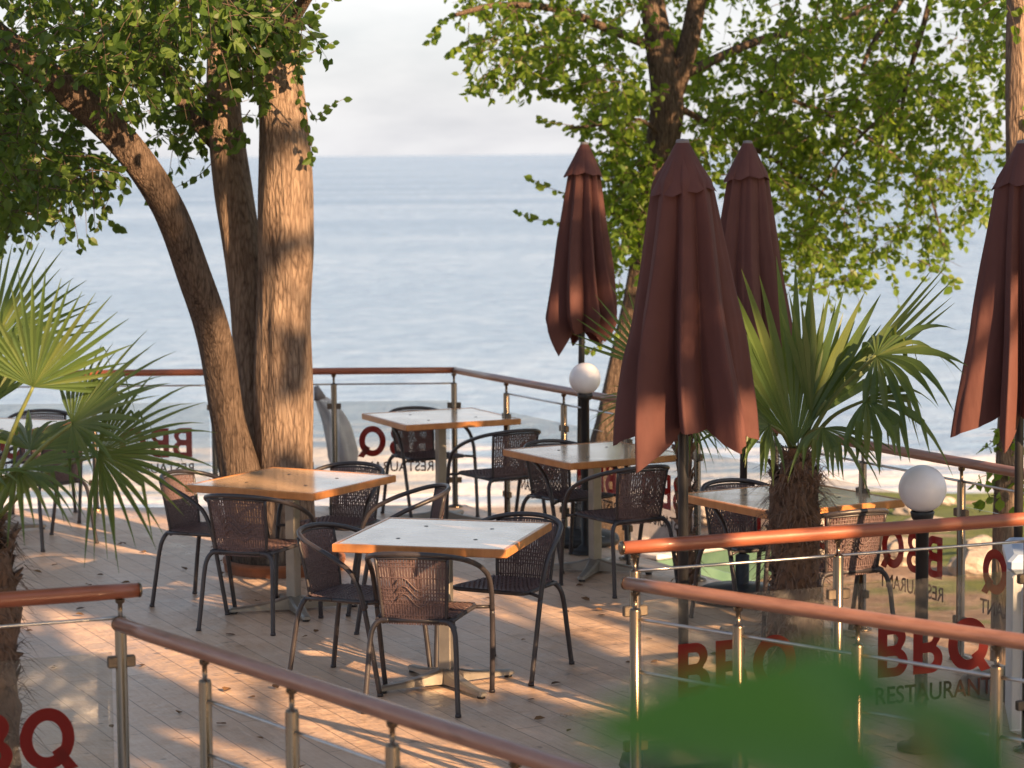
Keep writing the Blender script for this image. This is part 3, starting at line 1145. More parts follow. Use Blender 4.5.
# ------------------------------------------------------------------ closed parasols
def make_umbrella(label, loc, seed, height=2.62, bottom=1.33, rz=0.0, width=1.0, lean=0.0, shift=0.0, tuck=0.03):
    rg = random.Random(seed)
    t = thing('parasol', label, 'parasol', loc, 0, group='closed maroon parasols')
    t.rotation_euler = (0, lean, 0)
    nth, nu = 224, 52
    top = height - 0.05
    lob = 8
    ph = [rg.uniform(-.28, .28) for _ in range(lob)]
    amp = [rg.uniform(.75, 1.15) for _ in range(lob)]
    tip = [rg.uniform(0.0, .12) for _ in range(lob)]
    tip[rg.randrange(lob)] = .17

    wts = [rg.uniform(.55, 1.5) for _ in range(lob)]
    cum = [sum(wts[:k]) / sum(wts) for k in range(lob + 1)]

    def lobe(a):
        x = a / (2 * math.pi) % 1.0
        for i in range(lob):
            if x <= cum[i + 1]:
                return i, (x - cum[i]) / (cum[i + 1] - cum[i])
        return lob - 1, 1.0
    vs, fs = [], []
    for iu in range(nu + 1):
        u = iu / nu
        for it in range(nth):
            a = 2 * math.pi * it / nth
            i, f = lobe(a)
            j = (i + 1) % lob
            c = .5 + ph[i] * .9                       # place of the fold within its sector
            if f < c:
                q = f / c
            else:
                q = (1 - f) / (1 - c)
            q = q ** 0.85
            Rb = 0.050 + 0.052 * min(1, u / .10) + .215 * u ** 1.05
            Rb *= width
            if u > .9:
                Rb *= 1 - tuck * ((u - .9) / .1) ** 1.5
            depth = (.12 + .40 * u ** .6)
            am = amp[i]
            rad = Rb * (1 - depth + depth * q * am * 1.12)
            # gentle sag folds
            rad *= 1 + .09 * u ** .6 * mnoise.noise(V((math.cos(a) * 5.5, math.sin(a) * 5.5, u * 1.6 + seed * 3))) - .10 * u ** .5 * max(0, mnoise.noise(V((math.cos(a) * 9, math.sin(a) * 9, u * .9 + seed)))) + .035 * math.sin(9 * u + i * 2.1) * u + .02 * mnoise.noise(V((math.cos(a) * 3, math.sin(a) * 3, u * 6 + seed)))
            tw = .16 * math.sin(u * 3.0 + seed) * u
            z = top - .035 - (top - .035 - bottom) * u
            if u > .75:
                z -= tip[i] * q ** 1.0 * ((u - .75) / .25) ** 1.6
            vs.append((rad * math.cos(a + tw + rz) + shift * u, rad * math.sin(a + tw + rz) * .92, z))
    for iu in range(nu):
        for it in range(nth):
            it2 = (it + 1) % nth
            fs.append((iu * nth + it, iu * nth + it2, (iu + 1) * nth + it2, (iu + 1) * nth + it))
    mb = MB()
    mb.add(vs, [tuple(reversed(q)) for q in fs], smooth=True)
    # inner face of the cloth near the hem so that it has a thickness
    mb.build('canopy', M['cloth'], t)
    # vent cap
    vs, fs = [], []
    for iu in range(13):
        u = iu / 12
        for it in range(nth):
            a = 2 * math.pi * it / nth
            x = a / (2 * math.pi) * lob + .5
            f = x - math.floor(x)
            q = abs(2 * f - 1)
            rad = (.026 + .108 * u ** .95) * (1 - .13 * u * (1 - q) ** 2) * (1 + .07 * math.sin(3 * a + seed) * u)
            z = top + .012 - .21 * u + (.016 * u ** 3 * (1 - q) + .012 * u * math.sin(2 * a + seed))
            vs.append((rad * math.cos(a), rad * math.sin(a), z))
    for iu in range(12):
        for it in range(nth):
            it2 = (it + 1) % nth
            fs.append((iu * nth + it, (iu + 1) * nth + it, (iu + 1) * nth + it2, iu * nth + it2))
    mb = MB()
    mb.add(vs, fs, smooth=True)
    mb.build('vent_cap', M['cloth'], t)
    mb = MB()
    mb.lathe((0, 0, top), [(.027, .004), (.028, .016), (.024, .024), (.0001, .027)], n=16)
    mb.build('finial', M['canvas_dark'], t)
    mb = MB()
    mb.lathe((0, 0, 0), [(.021, 0.03), (.021, top)], n=16, cap=True)
    mb.build('pole', M['black'], t)
    # rib ends below the hem
    for i in range(lob):
        a = 2 * math.pi * (i + .5) / lob
        mb = MB()
        mb.tube([(.03 * math.cos(a), .03 * math.sin(a), height - .15), (.10 * math.cos(a), .10 * math.sin(a), 1.7), (.11 * math.cos(a), .11 * math.sin(a), bottom + .05)], .006, n=6)
        mb.build('rib', M['black'], t)
    mb = MB()
    mb.lathe((0, 0, 0), [(.26, .002), (.27, .02), (.26, .055), (.22, .075), (.06, .095), (.04, .10), (.04, .26), (.022, .27)], n=28)
    mb.build('base', M['black'], t)
    return t


u1 = W(683, 400, 9.85)
make_umbrella('largest closed maroon parasol in front, hem hanging over the table', (u1.x, u1.y, .001), 3, height=2.63, bottom=1.44, rz=.35, width=1.03, shift=.03)
u2 = W(578, 400, 15.75)
make_umbrella('closed maroon parasol standing by the small globe lamp, clear sea behind it', (u2.x, u2.y, .001), 11, height=2.65, bottom=1.40, rz=.2, width=.88, lean=.020, tuck=.38)
u3 = W(742, 400, 13.65)
make_umbrella('closed maroon parasol partly hidden behind the largest one and the palm leaves', (u3.x, u3.y, .001), 23, height=2.64, bottom=1.36, rz=1.1, width=.96, lean=.012)
u4 = W(1021, 300, 11.25)
make_umbrella('closed maroon parasol cut by the photo edge above the white cabinet', (u4.x, u4.y, .001), 31, height=2.62, bottom=1.33, rz=.7, width=1.02)


# ------------------------------------------------------------------ globe lamps
def make_lamp(label, loc):
    t = thing('globe_lamp', label, 'lamp', loc, 0, group='white globe lamps on black posts')
    mb = MB()
    mb.lathe((0, 0, 0), [(.10, .002), (.10, .02), (.06, .03), (.045, .05), (.0275, .06), (.0275, .985), (.038, .99), (.045, 1.0), (.052, 1.025), (.048, 1.03)], n=24)
    mb.build('post', M['black'], t)
    mb = MB()
    k = 20
    mb.lathe((0, 0, 1.125), [(.101 * math.sin(math.pi * i / k) + .0001, -.101 * math.cos(math.pi * i / k)) for i in range(k + 1)], n=32)
    mb.build('globe', M['globe'], t)
    return t


p = W(585, 400, 15.32)
lamp0 = make_lamp('small looking white globe lamp on a black post beside the far parasol', (p.x, p.y, .001))
p = W(922, 560, 10.15)
dup(lamp0, (p.x, p.y, .001), 0.4, 'large white globe lamp on a black post beside the orange red handrail')


# ------------------------------------------------------------------ foliage
def add_leaf(mb, p, d, side, size, mi=0, wid=.38):
    """a folded pointed leaf from p along d"""
    nrm = d.cross(side)
    a = d * size
    s = side * size * wid
    f = nrm * size * .10
    mb.add([p, p + a * .28 + s * .85 + f, p + a * .62 + s * .8 + f, p + a, p + a * .62 - s * .8 + f, p + a * .28 - s * .85 + f],
           [(0, 1, 2, 3), (0, 3, 4, 5)], mi)


def rand_dir(rg):
    while True:
        v = V((rg.uniform(-1, 1), rg.uniform(-1, 1), rg.uniform(-1, 1)))
        if .05 < v.length < 1:
            return v.normalized()


def clump(mb, c, rad, n, size, rg, twigs=4, droop=.35, tw_r=.0035, keep=None):
    per = max(1, n // twigs)
    for _ in range(twigs):
        d = rand_dir(rg)
        d.z = d.z * .7 - droop * .5
        d.normalize()
        ln = rad * rg.uniform(.7, 1.25)
        start = c + rand_dir(rg) * rad * .25
        pts = []
        for k in range(6):
            s = k / 5
            pts.append(start + d * ln * s + V((0, 0, -droop * rad * s * s * rg.uniform(.6, 1.2))))
        mb.tube(pts, [tw_r, tw_r * .8, tw_r * .7, tw_r * .6, tw_r * .5, tw_r * .35], n=4, mi=1, cap=False)
        for k in range(per):
            s = rg.uniform(.08, 1.0) * 5
            i = min(4, int(s))
            p0 = pts[i] + (pts[i + 1] - pts[i]) * (s - i)
            ax = (pts[i + 1] - pts[i]).normalized()
            o = rand_dir(rg)
            o = (o - ax * o.dot(ax) * .4)
            ld = (o + ax * .5 + V((0, 0, -.35))).normalized()
            sd = ld.cross(rand_dir(rg))
            if sd.length < .1:
                continue
            sd.normalize()
            if keep is None or keep(p0 + ld * size * .6):
                add_leaf(mb, p0 + ld * size * .15, ld, sd, size * rg.uniform(.65, 1.2), 0)


def spray(mb, pts, n, size, rg, r=.004):
    """one twig with two rows of leaves, as at the rim of a crown"""
    pts = smooth_path(pts, 6)
    k = len(pts)
    mb.tube(pts, lerp_list([r, r * .3], k), n=5, mi=1, cap=False)
    for q in range(n):
        s = (q + rg.random() * .6) / n * (k - 1)
        i = min(k - 2, int(s))
        p0 = pts[i].lerp(pts[i + 1], s - i)
        ax = (pts[i + 1] - pts[i]).normalized()
        sd = ax.cross(V((0, -.35, 1))).normalized()
        sgn = 1 if q % 2 else -1
        ld = (sd * sgn * rg.uniform(.5, 1.0) + ax * .6 + V((0, 0, -.45 * rg.random())) + rand_dir(rg) * .3).normalized()
        w_ = ld.cross(V((rg.uniform(-.5, .5), -1, rg.uniform(-.4, .6)))).normalized()
        add_leaf(mb, p0, ld, w_, size * rg.uniform(.7, 1.15), 0)


def in_poly(x, y, pl):
    c = False
    j = len(pl) - 1
    for i in range(len(pl)):
        if ((pl[i][1] > y) != (pl[j][1] > y)) and (x < (pl[j][0] - pl[i][0]) * (y - pl[i][1]) / (pl[j][1] - pl[i][1]) + pl[i][0]):
            c = not c
        j = i
    return c


def sample_poly(pl, rg):
    x0, x1 = min(q[0] for q in pl), max(q[0] for q in pl)
    y0, y1 = min(q[1] for q in pl), max(q[1] for q in pl)
    while True:
        x, y = rg.uniform(x0, x1), rg.uniform(y0, y1)
        if in_poly(x, y, pl):
            return x, y


def trunk_mesh(mb, pts, radii, n=28, sub=8, furrow=.06, seed=0, mi=0, knots=()):
    path = smooth_path(pts, sub)
    k = len(path)
    rs = lerp_list(radii, k)

    def jit(i, a, r, c):
        q = mnoise.noise(V((math.cos(a) * 2.2, math.sin(a) * 2.2, c.z * 1.3 + seed)))
        fz = mnoise.noise(V((math.cos(a) * 9, math.sin(a) * 9, c.z * 1.1 + seed * 3)))
        rr = r * (1 + .13 * q + furrow * fz)
        for kz, ka, kr in knots:
            dz = (c.z - kz) / .13
            da = (a - ka + math.pi) % (2 * math.pi) - math.pi
            rr += kr * math.exp(-dz * dz - (da / .45) ** 2)
        return rr
    mb.tube(path, rs, n=n, mi=mi, jitter=jit)


# --- thick tree with three stems
TY = 14.85
tb = P(276, 578, 0.0)
tree1 = thing('broadleaf_tree', 'thick tree with three rough stems rising through the deck', 'tree', (tb.x, TY, 0))
org = V((tb.x, TY, 0))


def rel(px, py, y, o_=None):
    return W(px, py, y) - (o_ if o_ is not None else org)


mb = MB()
trunk_mesh(mb, [rel(283, 590, TY), rel(284, 520, TY), rel(285, 440, TY), rel(284, 330, TY), rel(286, 240, TY), rel(284, 150, TY), rel(278, 60, TY + .1), rel(270, -30, TY + .2), rel(262, -160, TY + .4), rel(255, -320, TY + .7)],
           [.235, .19, .172, .165, .172, .158, .135, .115, .10, .06], n=48, sub=14, seed=1, knots=((1.95, 2.6, .03),))
mb.build('trunk', M['bark'], tree1)
mb = MB()
trunk_mesh(mb, [rel(268, 590, TY + .12), rel(264, 480, TY + .15), rel(256, 380, TY + .2), rel(247, 280, TY + .28), rel(233, 190, TY + .35), rel(224, 100, TY + .42), rel(222, 20, TY + .5), rel(218, -90, TY + .7), rel(200, -260, TY + .9)],
           [.20, .155, .125, .12, .118, .105, .095, .08, .04], n=40, sub=14, seed=5)
mb.build('trunk', M['bark'], tree1)
mb = MB()
trunk_mesh(mb, [rel(262, 585, TY - .05), rel(242, 480, TY - .10), rel(228, 420, TY - .15), rel(215, 340, TY - .25), rel(196, 280, TY - .4), rel(166, 205, TY - .55), rel(120, 140, TY - .75), rel(68, 92, TY - .95), rel(10, 45, TY - 1.1), rel(-90, -40, TY - 1.4)],
           [.17, .13, .105, .10, .098, .092, .092, .085, .075, .04], n=36, sub=12, seed=9)
mb.build('trunk', M['bark_dark'], tree1)  # leaning stem gets darker bark, its shade put into the colour
mb = MB()
trunk_mesh(mb, [rel(240, 170, TY + .35), rel(205, 130, TY + .45), rel(180, 95, TY + .5), rel(150, 40, TY + .5), rel(110, -40, TY + .6)], [.05, .058, .055, .045, .03], n=16, seed=2)
trunk_mesh(mb, [rel(222, 30, TY + .5), rel(180, -20, TY + .1), rel(120, -60, TY - .4), rel(60, -100, TY - .8)], [.05, .045, .04, .02], n=12, seed=3)
trunk_mesh(mb, [rel(278, 40, TY + .1), rel(310, -10, TY - .2), rel(340, -80, TY - .5)], [.05, .04, .025], n=12, seed=4)
mb.build('limb', M['bark_dark'], tree1)
rg = random.Random(21)
mb = MB()
zones = [
    ([(-60, -120), (300, -120), (310, 10), (275, 40), (205, 25), (130, 75), (-60, 110)], 190, (12.6, 16.2), 26, .30),
    ([(-60, 20), (190, 20), (165, 70), (60, 100), (-60, 115)], 60, (12.6, 14.6), 26, .27),
    ([(100, 60), (215, 60), (225, 125), (190, 140), (120, 120)], 16, (14.6, 16.0), 20, .22),
    ([(-60, 95), (55, 95), (110, 145), (140, 185), (110, 195), (-60, 200)], 100, (13.0, 16.0), 24, .24),
    ([(-60, 190), (40, 190), (40, 222), (-60, 222)], 16, (13.2, 15.5), 18, .18),
    ([(225, 15), (300, 10), (290, 45), (250, 75), (235, 95), (225, 80)], 22, (13.9, 14.6), 22, .17),
    ([(120, 130), (165, 125), (150, 165), (125, 165)], 6, (14.0, 15.5), 16, .18),
]
for pl, cnt, (y0, y1), nl, rad in zones:
    for _ in range(cnt):
        x, y = sample_poly(pl, rg)
        yy = rg.uniform(y0, y1)
        k_ = max(0.0, min(1.0, ((x - 50) * 125 + (y - 80) * 135) / (125 ** 2 + 135 ** 2)))
        if math.hypot(x - 50 - 125 * k_, y - 80 - 135 * k_) < 34:
            if rg.random() < .35:
                continue
            yy = rg.uniform(15.0, 16.4)
        clump(mb, rel(x, y, yy), rad, int(nl * 1.45), .068, rg)
for pts, nn in (([(285, 60), (305, 55), (322, 48), (333, 42)], 14), ([(292, 75), (315, 118), (325, 110), (345, 98)], 12), ([(296, 90), (306, 125), (312, 150), (310, 162)], 12),
                ([(290, 20), (306, 20), (316, 14), (322, 5)], 10), ([(250, 110), (210, 165), (190, 180), (170, 190)], 12), ([(100, 190), (105, 215), (115, 225), (120, 230)], 12),
                ([(15, 195), (20, 215), (18, 228), (14, 236)], 10), ([(140, 165), (150, 180), (152, 195), (150, 205)], 10), ([(255, 70), (263, 90), (264, 105), (262, 112)], 12),
                ([(240, 130), (245, 140), (235, 150), (215, 146)], 12), ([(268, 30), (290, 50), (298, 66), (296, 80)], 14)):
    yy = TY - .35 if pts[0][0] > 230 else TY + .3
    spray(mb, [rel(a, b, yy + .06 * i) for i, (a, b) in enumerate(pts)], nn, .068, rg)
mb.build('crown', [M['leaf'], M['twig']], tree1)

# --- tree beyond the diagonal railing
RY = 19.2
tb2 = W(604, 560, RY)
o2 = V((tb2.x, RY, terrain_z(tb2.x, RY) - .05))
tree2 = thing('broadleaf_tree', 'slender forked tree beyond the diagonal railing, its sunny yellow green crown behind the parasols', 'tree', o2)


def rel2(px, py, y):
    return W(px, py, y) - o2


mb = MB()
trunk_mesh(mb, [V((0.02, 0, -.1)), rel2(607, 480, RY), rel2(614, 420, RY), rel2(624, 360, RY), rel2(637, 300, RY), rel2(650, 230, RY), rel2(660, 160, RY), rel2(667, 105, RY), rel2(660, 50, RY), rel2(652, 0, RY), rel2(640, -80, RY + .2), rel2(632, -180, RY + .4)],
           [.19, .17, .14, .115, .105, .115, .13, .135, .11, .095, .08, .04], n=28, sub=9, seed=12)
mb.build('trunk', M['bark_dark'], tree2)
mb = MB()
trunk_mesh(mb, [rel2(667, 115, RY), rel2(680, 75, RY), rel2(690, 38, RY), rel2(698, -5, RY), rel2(715, -80, RY - .3)], [.07, .085, .08, .075, .04], n=20, sub=8, seed=14)
for pts, r0 in (([(672, 80, 19.2), (760, 40, 19.8), (830, 25, 20.4), (920, -20, 21)], .045), ([(698, 0, 19.2), (790, -60, 19.3), (880, -90, 19.5)], .05),
                ([(920, -40, 19.6), (895, 10, 19.5), (872, 45, 19.4), (862, 70, 19.3)], .035), ([(940, -40, 19.6), (925, 20, 19.5), (905, 90, 19.6), (900, 140, 19.5)], .03),
                ([(660, 50, 19.2), (610, 30, 18.9), (560, 10, 18.6), (500, 5, 18.3), (455, 15, 18.1)], .04), ([(664, 140, 19.2), (640, 120, 18.9), (600, 125, 18.6), (570, 128, 18.5)], .02),
                ([(664, 100, 19.2), (720, 130, 19.6), (790, 170, 19.9), (850, 215, 20.1)], .03), ([(655, 200, 19.2), (630, 210, 18.9), (600, 215, 18.7)], .018),
                ([(760, 90, 19.6), (840, 120, 19.8), (920, 180, 20), (945, 250, 20)], .02), ([(900, 100, 19.6), (840, 160, 19.5), (800, 240, 19.4)], .015)):
    trunk_mesh(mb, [rel2(*q) for q in pts], lerp_list([r0, r0 * .4], len(pts)), n=10, sub=5, seed=int(r0 * 900))
mb.build('limb', M['bark_dark'], tree2)
rg = random.Random(5)
mb = MB()
zones = [
    ([(455, -110), (1110, -110), (1110, 60), (1030, 60), (900, 70), (800, 60), (700, 60), (620, 70), (560, 60), (500, 40), (470, 20)], 270, (17.6, 21.5), 26, .30),
    ([(470, 25), (560, 25), (650, 70), (650, 110), (600, 95), (545, 80), (495, 75)], 40, (17.8, 19.4), 24, .24),
    ([(590, 90), (655, 90), (655, 290), (612, 285), (600, 180)], 80, (18.3, 20.6), 24, .22),
    ([(680, 50), (900, 50), (900, 150), (770, 180), (690, 170)], 105, (18.2, 21.2), 26, .28),
    ([(760, 150), (850, 140), (880, 200), (850, 280), (790, 275), (765, 230)], 55, (18.4, 20.6), 22, .24),
    ([(880, 60), (1010, 60), (1000, 150), (970, 230), (930, 270), (880, 250), (890, 150)], 75, (18.2, 20.8), 22, .25),
    ([(990, 60), (1100, 60), (1100, 200), (1000, 150)], 26, (18.2, 20.8), 22, .26),
]
for pl, cnt, (y0, y1), nl, rad in zones:
    for _ in range(cnt):
        x, y = sample_poly(pl, rg)
        yy = rg.uniform(y0, y1)
        if 640 < x < 715 and -20 < y < 135:
            yy = rg.uniform(19.7, 21.5)
        clump(mb, rel2(x, y, yy), rad, int(nl * 1.55), .070, rg)
for pts, nn in (([(475, 10), (455, 15), (440, 25), (430, 42)], 16), ([(500, 40), (470, 40), (455, 50), (450, 55)], 12), ([(500, 70), (490, 78), (485, 88), (486, 94)], 10),
                ([(585, 128), (568, 125), (550, 122), (538, 118)], 13), ([(600, 190), (575, 195), (550, 188), (530, 178)], 14), ([(605, 228), (575, 224), (540, 220), (516, 212)], 14),
                ([(600, 110), (580, 95), (560, 98), (545, 92)], 14), ([(580, 85), (565, 95), (548, 92), (530, 80)], 12), ([(850, 270), (855, 280), (862, 286), (872, 280)], 10),
                ([(785, 285), (810, 290), (840, 282), (865, 278)], 16), ([(920, 260), (945, 275), (955, 280), (952, 288)], 10), ([(620, 330), (600, 345), (590, 352), (582, 345)], 8)):
    spray(mb, [rel2(a, b, 18.6 - .03 * i) for i, (a, b) in enumerate(pts)], nn, .085, rg)
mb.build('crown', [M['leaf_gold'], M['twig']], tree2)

# --- ivy grown tree by the photo edge
EY = 14.6
te = W(1006, 520, EY)
o3 = V((te.x, EY, terrain_z(te.x, EY) - .05))
tree3 = thing('slender_tree', 'slim sunlit brown tree trunk behind the parasol at the photo edge', 'tree', o3)


def rel3(px, py, y):
    return W(px, py, y) - o3


mb = MB()
trunk_mesh(mb, [V((0, 0, -.1)), rel3(1004, 560, EY), rel3(1006, 470, EY), rel3(1012, 380, EY), rel3(1018, 250, EY), rel3(1019, 130, EY), rel3(1020, 40, EY), rel3(1018, -60, EY), rel3(1010, -200, EY)],
           [.085, .075, .065, .07, .08, .085, .085, .07, .04], n=24, sub=9, seed=33)
mb.build('trunk', M['bark'], tree3)
rg = random.Random(8)
mb = MB()
for pl, cnt, nl, rad in (([(980, -400), (1500, -400), (1500, -110), (1020, -110)], 170, 30, .40), ([(985, 420), (1030, 430), (1025, 500), (995, 510)], 8, 12, .13), ([(980, -120), (1090, -120), (1080, 30), (1000, 20)], 24, 22, .26), ([(1000, 100), (1060, 60), (1060, 180)], 8, 18, .2)):  # largest zone is an out-of-view part added to shade the crown behind
    for _ in range(cnt):
        x, y = sample_poly(pl, rg)
        clump(mb, rel3(x, y, EY + (rg.uniform(-.25, .35) if nl < 30 else rg.uniform(-.8, 2.8))), rad, nl, .08 if nl < 30 else .11, rg)
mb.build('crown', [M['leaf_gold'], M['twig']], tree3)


# ------------------------------------------------------------------ fan palms
def fan(mb, hub, e1, nrm, rad, spread, nl, rg, droop=.12, bent=.14, fold=.35, joinf=.42, widf=.78):
    nl = int(nl * .86)
    e1 = e1.normalized()
    nrm = (nrm - e1 * nrm.dot(e1)).normalized()
    e2 = nrm.cross(e1)
    da = spread / nl
    for i in range(nl):
        a = -spread / 2 + da * (i + .5)
        v = e1 * math.cos(a) + e2 * math.sin(a)
        sd = nrm.cross(v)
        ln = rad * (.72 + .28 * math.cos(a * .75)) * rg.uniform(.88, 1.06)
        bendat = rg.uniform(.5, .8) if rg.random() < bent else 9
        dr = droop * rg.uniform(.5, 1.6)
        cup = .10 * rad * (1 - math.cos(a))
        tw = rg.uniform(-.35, .35)
        sidej = rg.uniform(-.05, .05)
        K = 9
        vs, fs = [], []
        prev = hub
        pos = hub.copy()
        for k in range(K + 1):
            s = k / K
            if k:
                step = v * (ln / K) + sd * sidej * ln / K * s
                step += V((0, 0, -1)) * dr * rad * (s ** 2) * 3 / K
                if s > bendat:
                    step = (v * .25 + V((0, 0, -1)) * .9) * (ln / K)
                pos = pos + step
            joined = joinf
            if s < joined:
                wd = math.tan(da / 2) * ln * s * 1.02
            else:
                q = (s - joined) / (1 - joined)
                wd = math.tan(da / 2) * ln * joined * (1 - q ** 1.5) * widf
            wd = max(wd, .0006)
            ca = tw * max(0, s - joined)
            sdir = sd * math.cos(ca) + nrm * math.sin(ca)
            ctr = pos - nrm * wd * fold + nrm * cup * s
            vs += [pos + sdir * wd + nrm * (wd * fold + cup * s), ctr, pos - sdir * wd + nrm * (wd * fold + cup * s)]
        for k in range(K):
            o_ = k * 3
            fs += [(o_, o_ + 1, o_ + 4, o_ + 3), (o_ + 1, o_ + 2, o_ + 5, o_ + 4)]
        mb.add(vs, fs)


def make_palm(label, base, crown_z, fans, seed, trunk_r=.108, fibres=1700, lean=(0, 0), joinf=.42, widf=.78):
    rg = random.Random(seed)
    t = thing('fan_palm', label, 'palm', base)
    mb = MB()
    H = crown_z
    k = 40
    pts = [V((lean[0] * (i / k) ** 1.5, lean[1] * (i / k), -.03 + (H + .03) * i / k)) for i in range(k + 1)]

    def jit(i, a, r, c):
        q = mnoise.noise(V((math.cos(a) * 2.5, math.sin(a) * 2.5, c.z * 7 + seed)))
        return r * (1 + .30 * q + .12 * mnoise.noise(V((math.cos(a) * 6, math.sin(a) * 6, c.z * 16 + seed))))
    rs = [trunk_r * (.92 + .18 * math.sin(i * .5) * .3 + (.25 * max(0, (i / k - .6)) if i / k < .93 else .0)) * (1 if i < k - 3 else .6) for i in range(k + 1)]
    mb.tube(pts, rs, n=30, jitter=jit)
    # old leaf stubs and hairy fibre
    for _ in range(110):
        z = rg.uniform(.03, H * .98)
        a = rg.uniform(0, 2 * math.pi)
        i = min(k, int(z / H * k))
        c = V((pts[i].x, pts[i].y, z))
        out = V((math.cos(a), math.sin(a), 0))
        tg = V((-out.y, out.x, 0))
        s = rg.uniform(.02, .035)
        b0 = c + out * rs[i] * .85
        tip = b0 + out * rg.uniform(.02, .055) + V((0, 0, rg.uniform(.04, .09)))
        mb.add([b0 + tg * s, b0 - tg * s, b0 - tg * s * .8 + V((0, 0, .05)) + out * .015, b0 + tg * s * .8 + V((0, 0, .05)) + out * .015, tip + tg * .012, tip - tg * .012],
               [(0, 1, 2, 3), (3, 2, 5, 4), (0, 3, 4), (1, 5, 2), (0, 4, 5, 1)])
    for _ in range(fibres):
        z = H * (1 - rg.random() ** 1.4 * .98)
        a = rg.uniform(0, 2 * math.pi)
        i = min(k, int(z / H * k))
        out = V((math.cos(a), math.sin(a), 0))
        tg = V((-out.y, out.x, 0))
        p0 = V((pts[i].x, pts[i].y, z)) + out * rs[i] * .9
        ln = rg.uniform(.05, .17)
        d = (out * rg.uniform(.3, 1) + V((0, 0, rg.uniform(-.6, 1.0))) + tg * rg.uniform(-.7, .7)).normalized()
        wv = tg * .0035
        mid = p0 + d * ln * .5
        tip = p0 + d * ln + V((0, 0, -ln * .35))
        mb.add([p0 - wv, p0 + wv, mid + wv, mid - wv, tip], [(0, 1, 2, 3), (3, 2, 4)])
    mb.build('trunk', M['fibre'], t)
    b = V(base)
    crown = V((lean[0], lean[1], H - .03))
    for hub, tip, nrm, spread, nl, droop, bent in fans:
        h = hub - b
        tp = tip - b
        e1 = tp - h
        fr = bpy.data.objects.new('frond', None)
        mb = MB()
        fan(mb, h, e1, V(nrm), e1.length, spread, nl, rg, droop, bent, joinf=joinf, widf=widf)
        fo = mb.build('frond', M['palm_leaf'], t)
        bpy.data.objects.remove(fr)
        mb = MB()
        mid = crown.lerp(h, .5) + V((0, 0, .10 * (h - crown).length))
        pp = smooth_path([crown + (h - crown).normalized() * .02, mid, h], 6)
        mb.tube(pp, lerp_list([.013, .009, .006], len(pp)), n=8)
        mb.build('petiole', M['stem'], fo)
    return t


PY = 10.35
bp_ = W(793, 560, PY)
pc = (bp_.x, PY, .001)


def hubtip(hx, hy, hyd, tx, ty, tyd):
    return W(hx, hy, hyd), W(tx, ty, tyd)


def F(hx, hy, hd, tx, ty, td, nrm, spread, nl, droop=.10, bent=.12):
    return (W(hx, hy, hd), W(tx, ty, td), nrm, R(spread), nl, droop, bent)


make_palm('short hairy trunked fan palm between the largest parasol and the large globe lamp', pc, 1.26, [
    F(795, 445, 10.25, 770, 258, 10.35, (.45, -1, .1), 100, 19, .02, .02),
    F(812, 420, 10.3, 842, 292, 10.5, (.9, -1, .2), 95, 15, .03, .05),
    F(826, 400, 10.3, 948, 282, 10.5, (.25, -.8, -.6), 26, 7, .0, 0),
    F(876, 356, 10.15, 968, 322, 10.0, (-.3, -.60, 1), 210, 22, .42, .45),
    F(866, 400, 10.0, 958, 398, 9.85, (0, -.65, 1), 210, 22, .42, .5),
    F(778, 405, 10.5, 712, 338, 10.6, (-.5, -.9, .35), 140, 22, .12, .20),
    F(770, 425, 10.1, 708, 412, 9.95, (-.2, -.6, .8), 160, 22, .3, .3),
    F(822, 428, 9.95, 872, 452, 9.7, (.2, -.5, .85), 150, 20, .35, .4),
], 4, lean=(0.015, 0), joinf=.56, widf=.92)
LY = 9.0
bl = W(-14, 560, LY)
make_palm('fan palm cut by the photo edge with broad green fronds over the railing', (bl.x, LY, .001), 1.19, [
    F(33, 387, 8.9, 62, 268, 8.95, (.25, -1, .2), 165, 30, .02, .10),
    F(-12, 352, 9.2, 22, 232, 9.3, (.4, -1, .1), 130, 28, .02, .06),
    F(72, 424, 8.85, 172, 345, 8.8, (-.25, -.55, 1), 190, 32, .10, .22),
    F(98, 455, 8.75, 215, 432, 8.6, (-.05, -.9, .75), 180, 34, .16, .22),
    F(30, 450, 9.3, 100, 395, 9.7, (-.2, -.5, 1), 180, 26, .14, .25),
    F(18, 470, 8.6, 75, 490, 8.3, (.1, -.6, .8), 180, 26, .2, .3),
    F(-45, 430, 9.0, -130, 360, 9.0, (-.3, -1, .3), 170, 26, .1, .15),
    F(-30, 420, 9.3, -60, 300, 9.6, (0, -1, .2), 150, 26, .05, .1),
    F(-30, 480, 8.6, -70, 470, 8.2, (-.2, -.5, .9), 180, 26, .2, .25),
], 9, fibres=1100, joinf=.47, widf=.84)
QY = 13.9
bq = W(685, 480, QY)
make_palm('small fan palm behind the largest parasol, fronds showing beside the small globe lamp', (bq.x, QY + .0, .001), 1.25, [
    F(650, 400, QY, 605, 428, QY - .2, (-.1, -.6, .9), 170, 26, .15, .15),
    F(655, 370, QY, 622, 275, QY + .1, (-.5, -1, .1), 110, 20, .04, .05),
    F(690, 380, QY, 730, 300, QY + .1, (.5, -1, .1), 120, 22, .04, .05),
    F(690, 420, QY, 740, 440, QY - .2, (.2, -.6, .9), 170, 24, .2, .2),
], 15, trunk_r=.042, fibres=150)


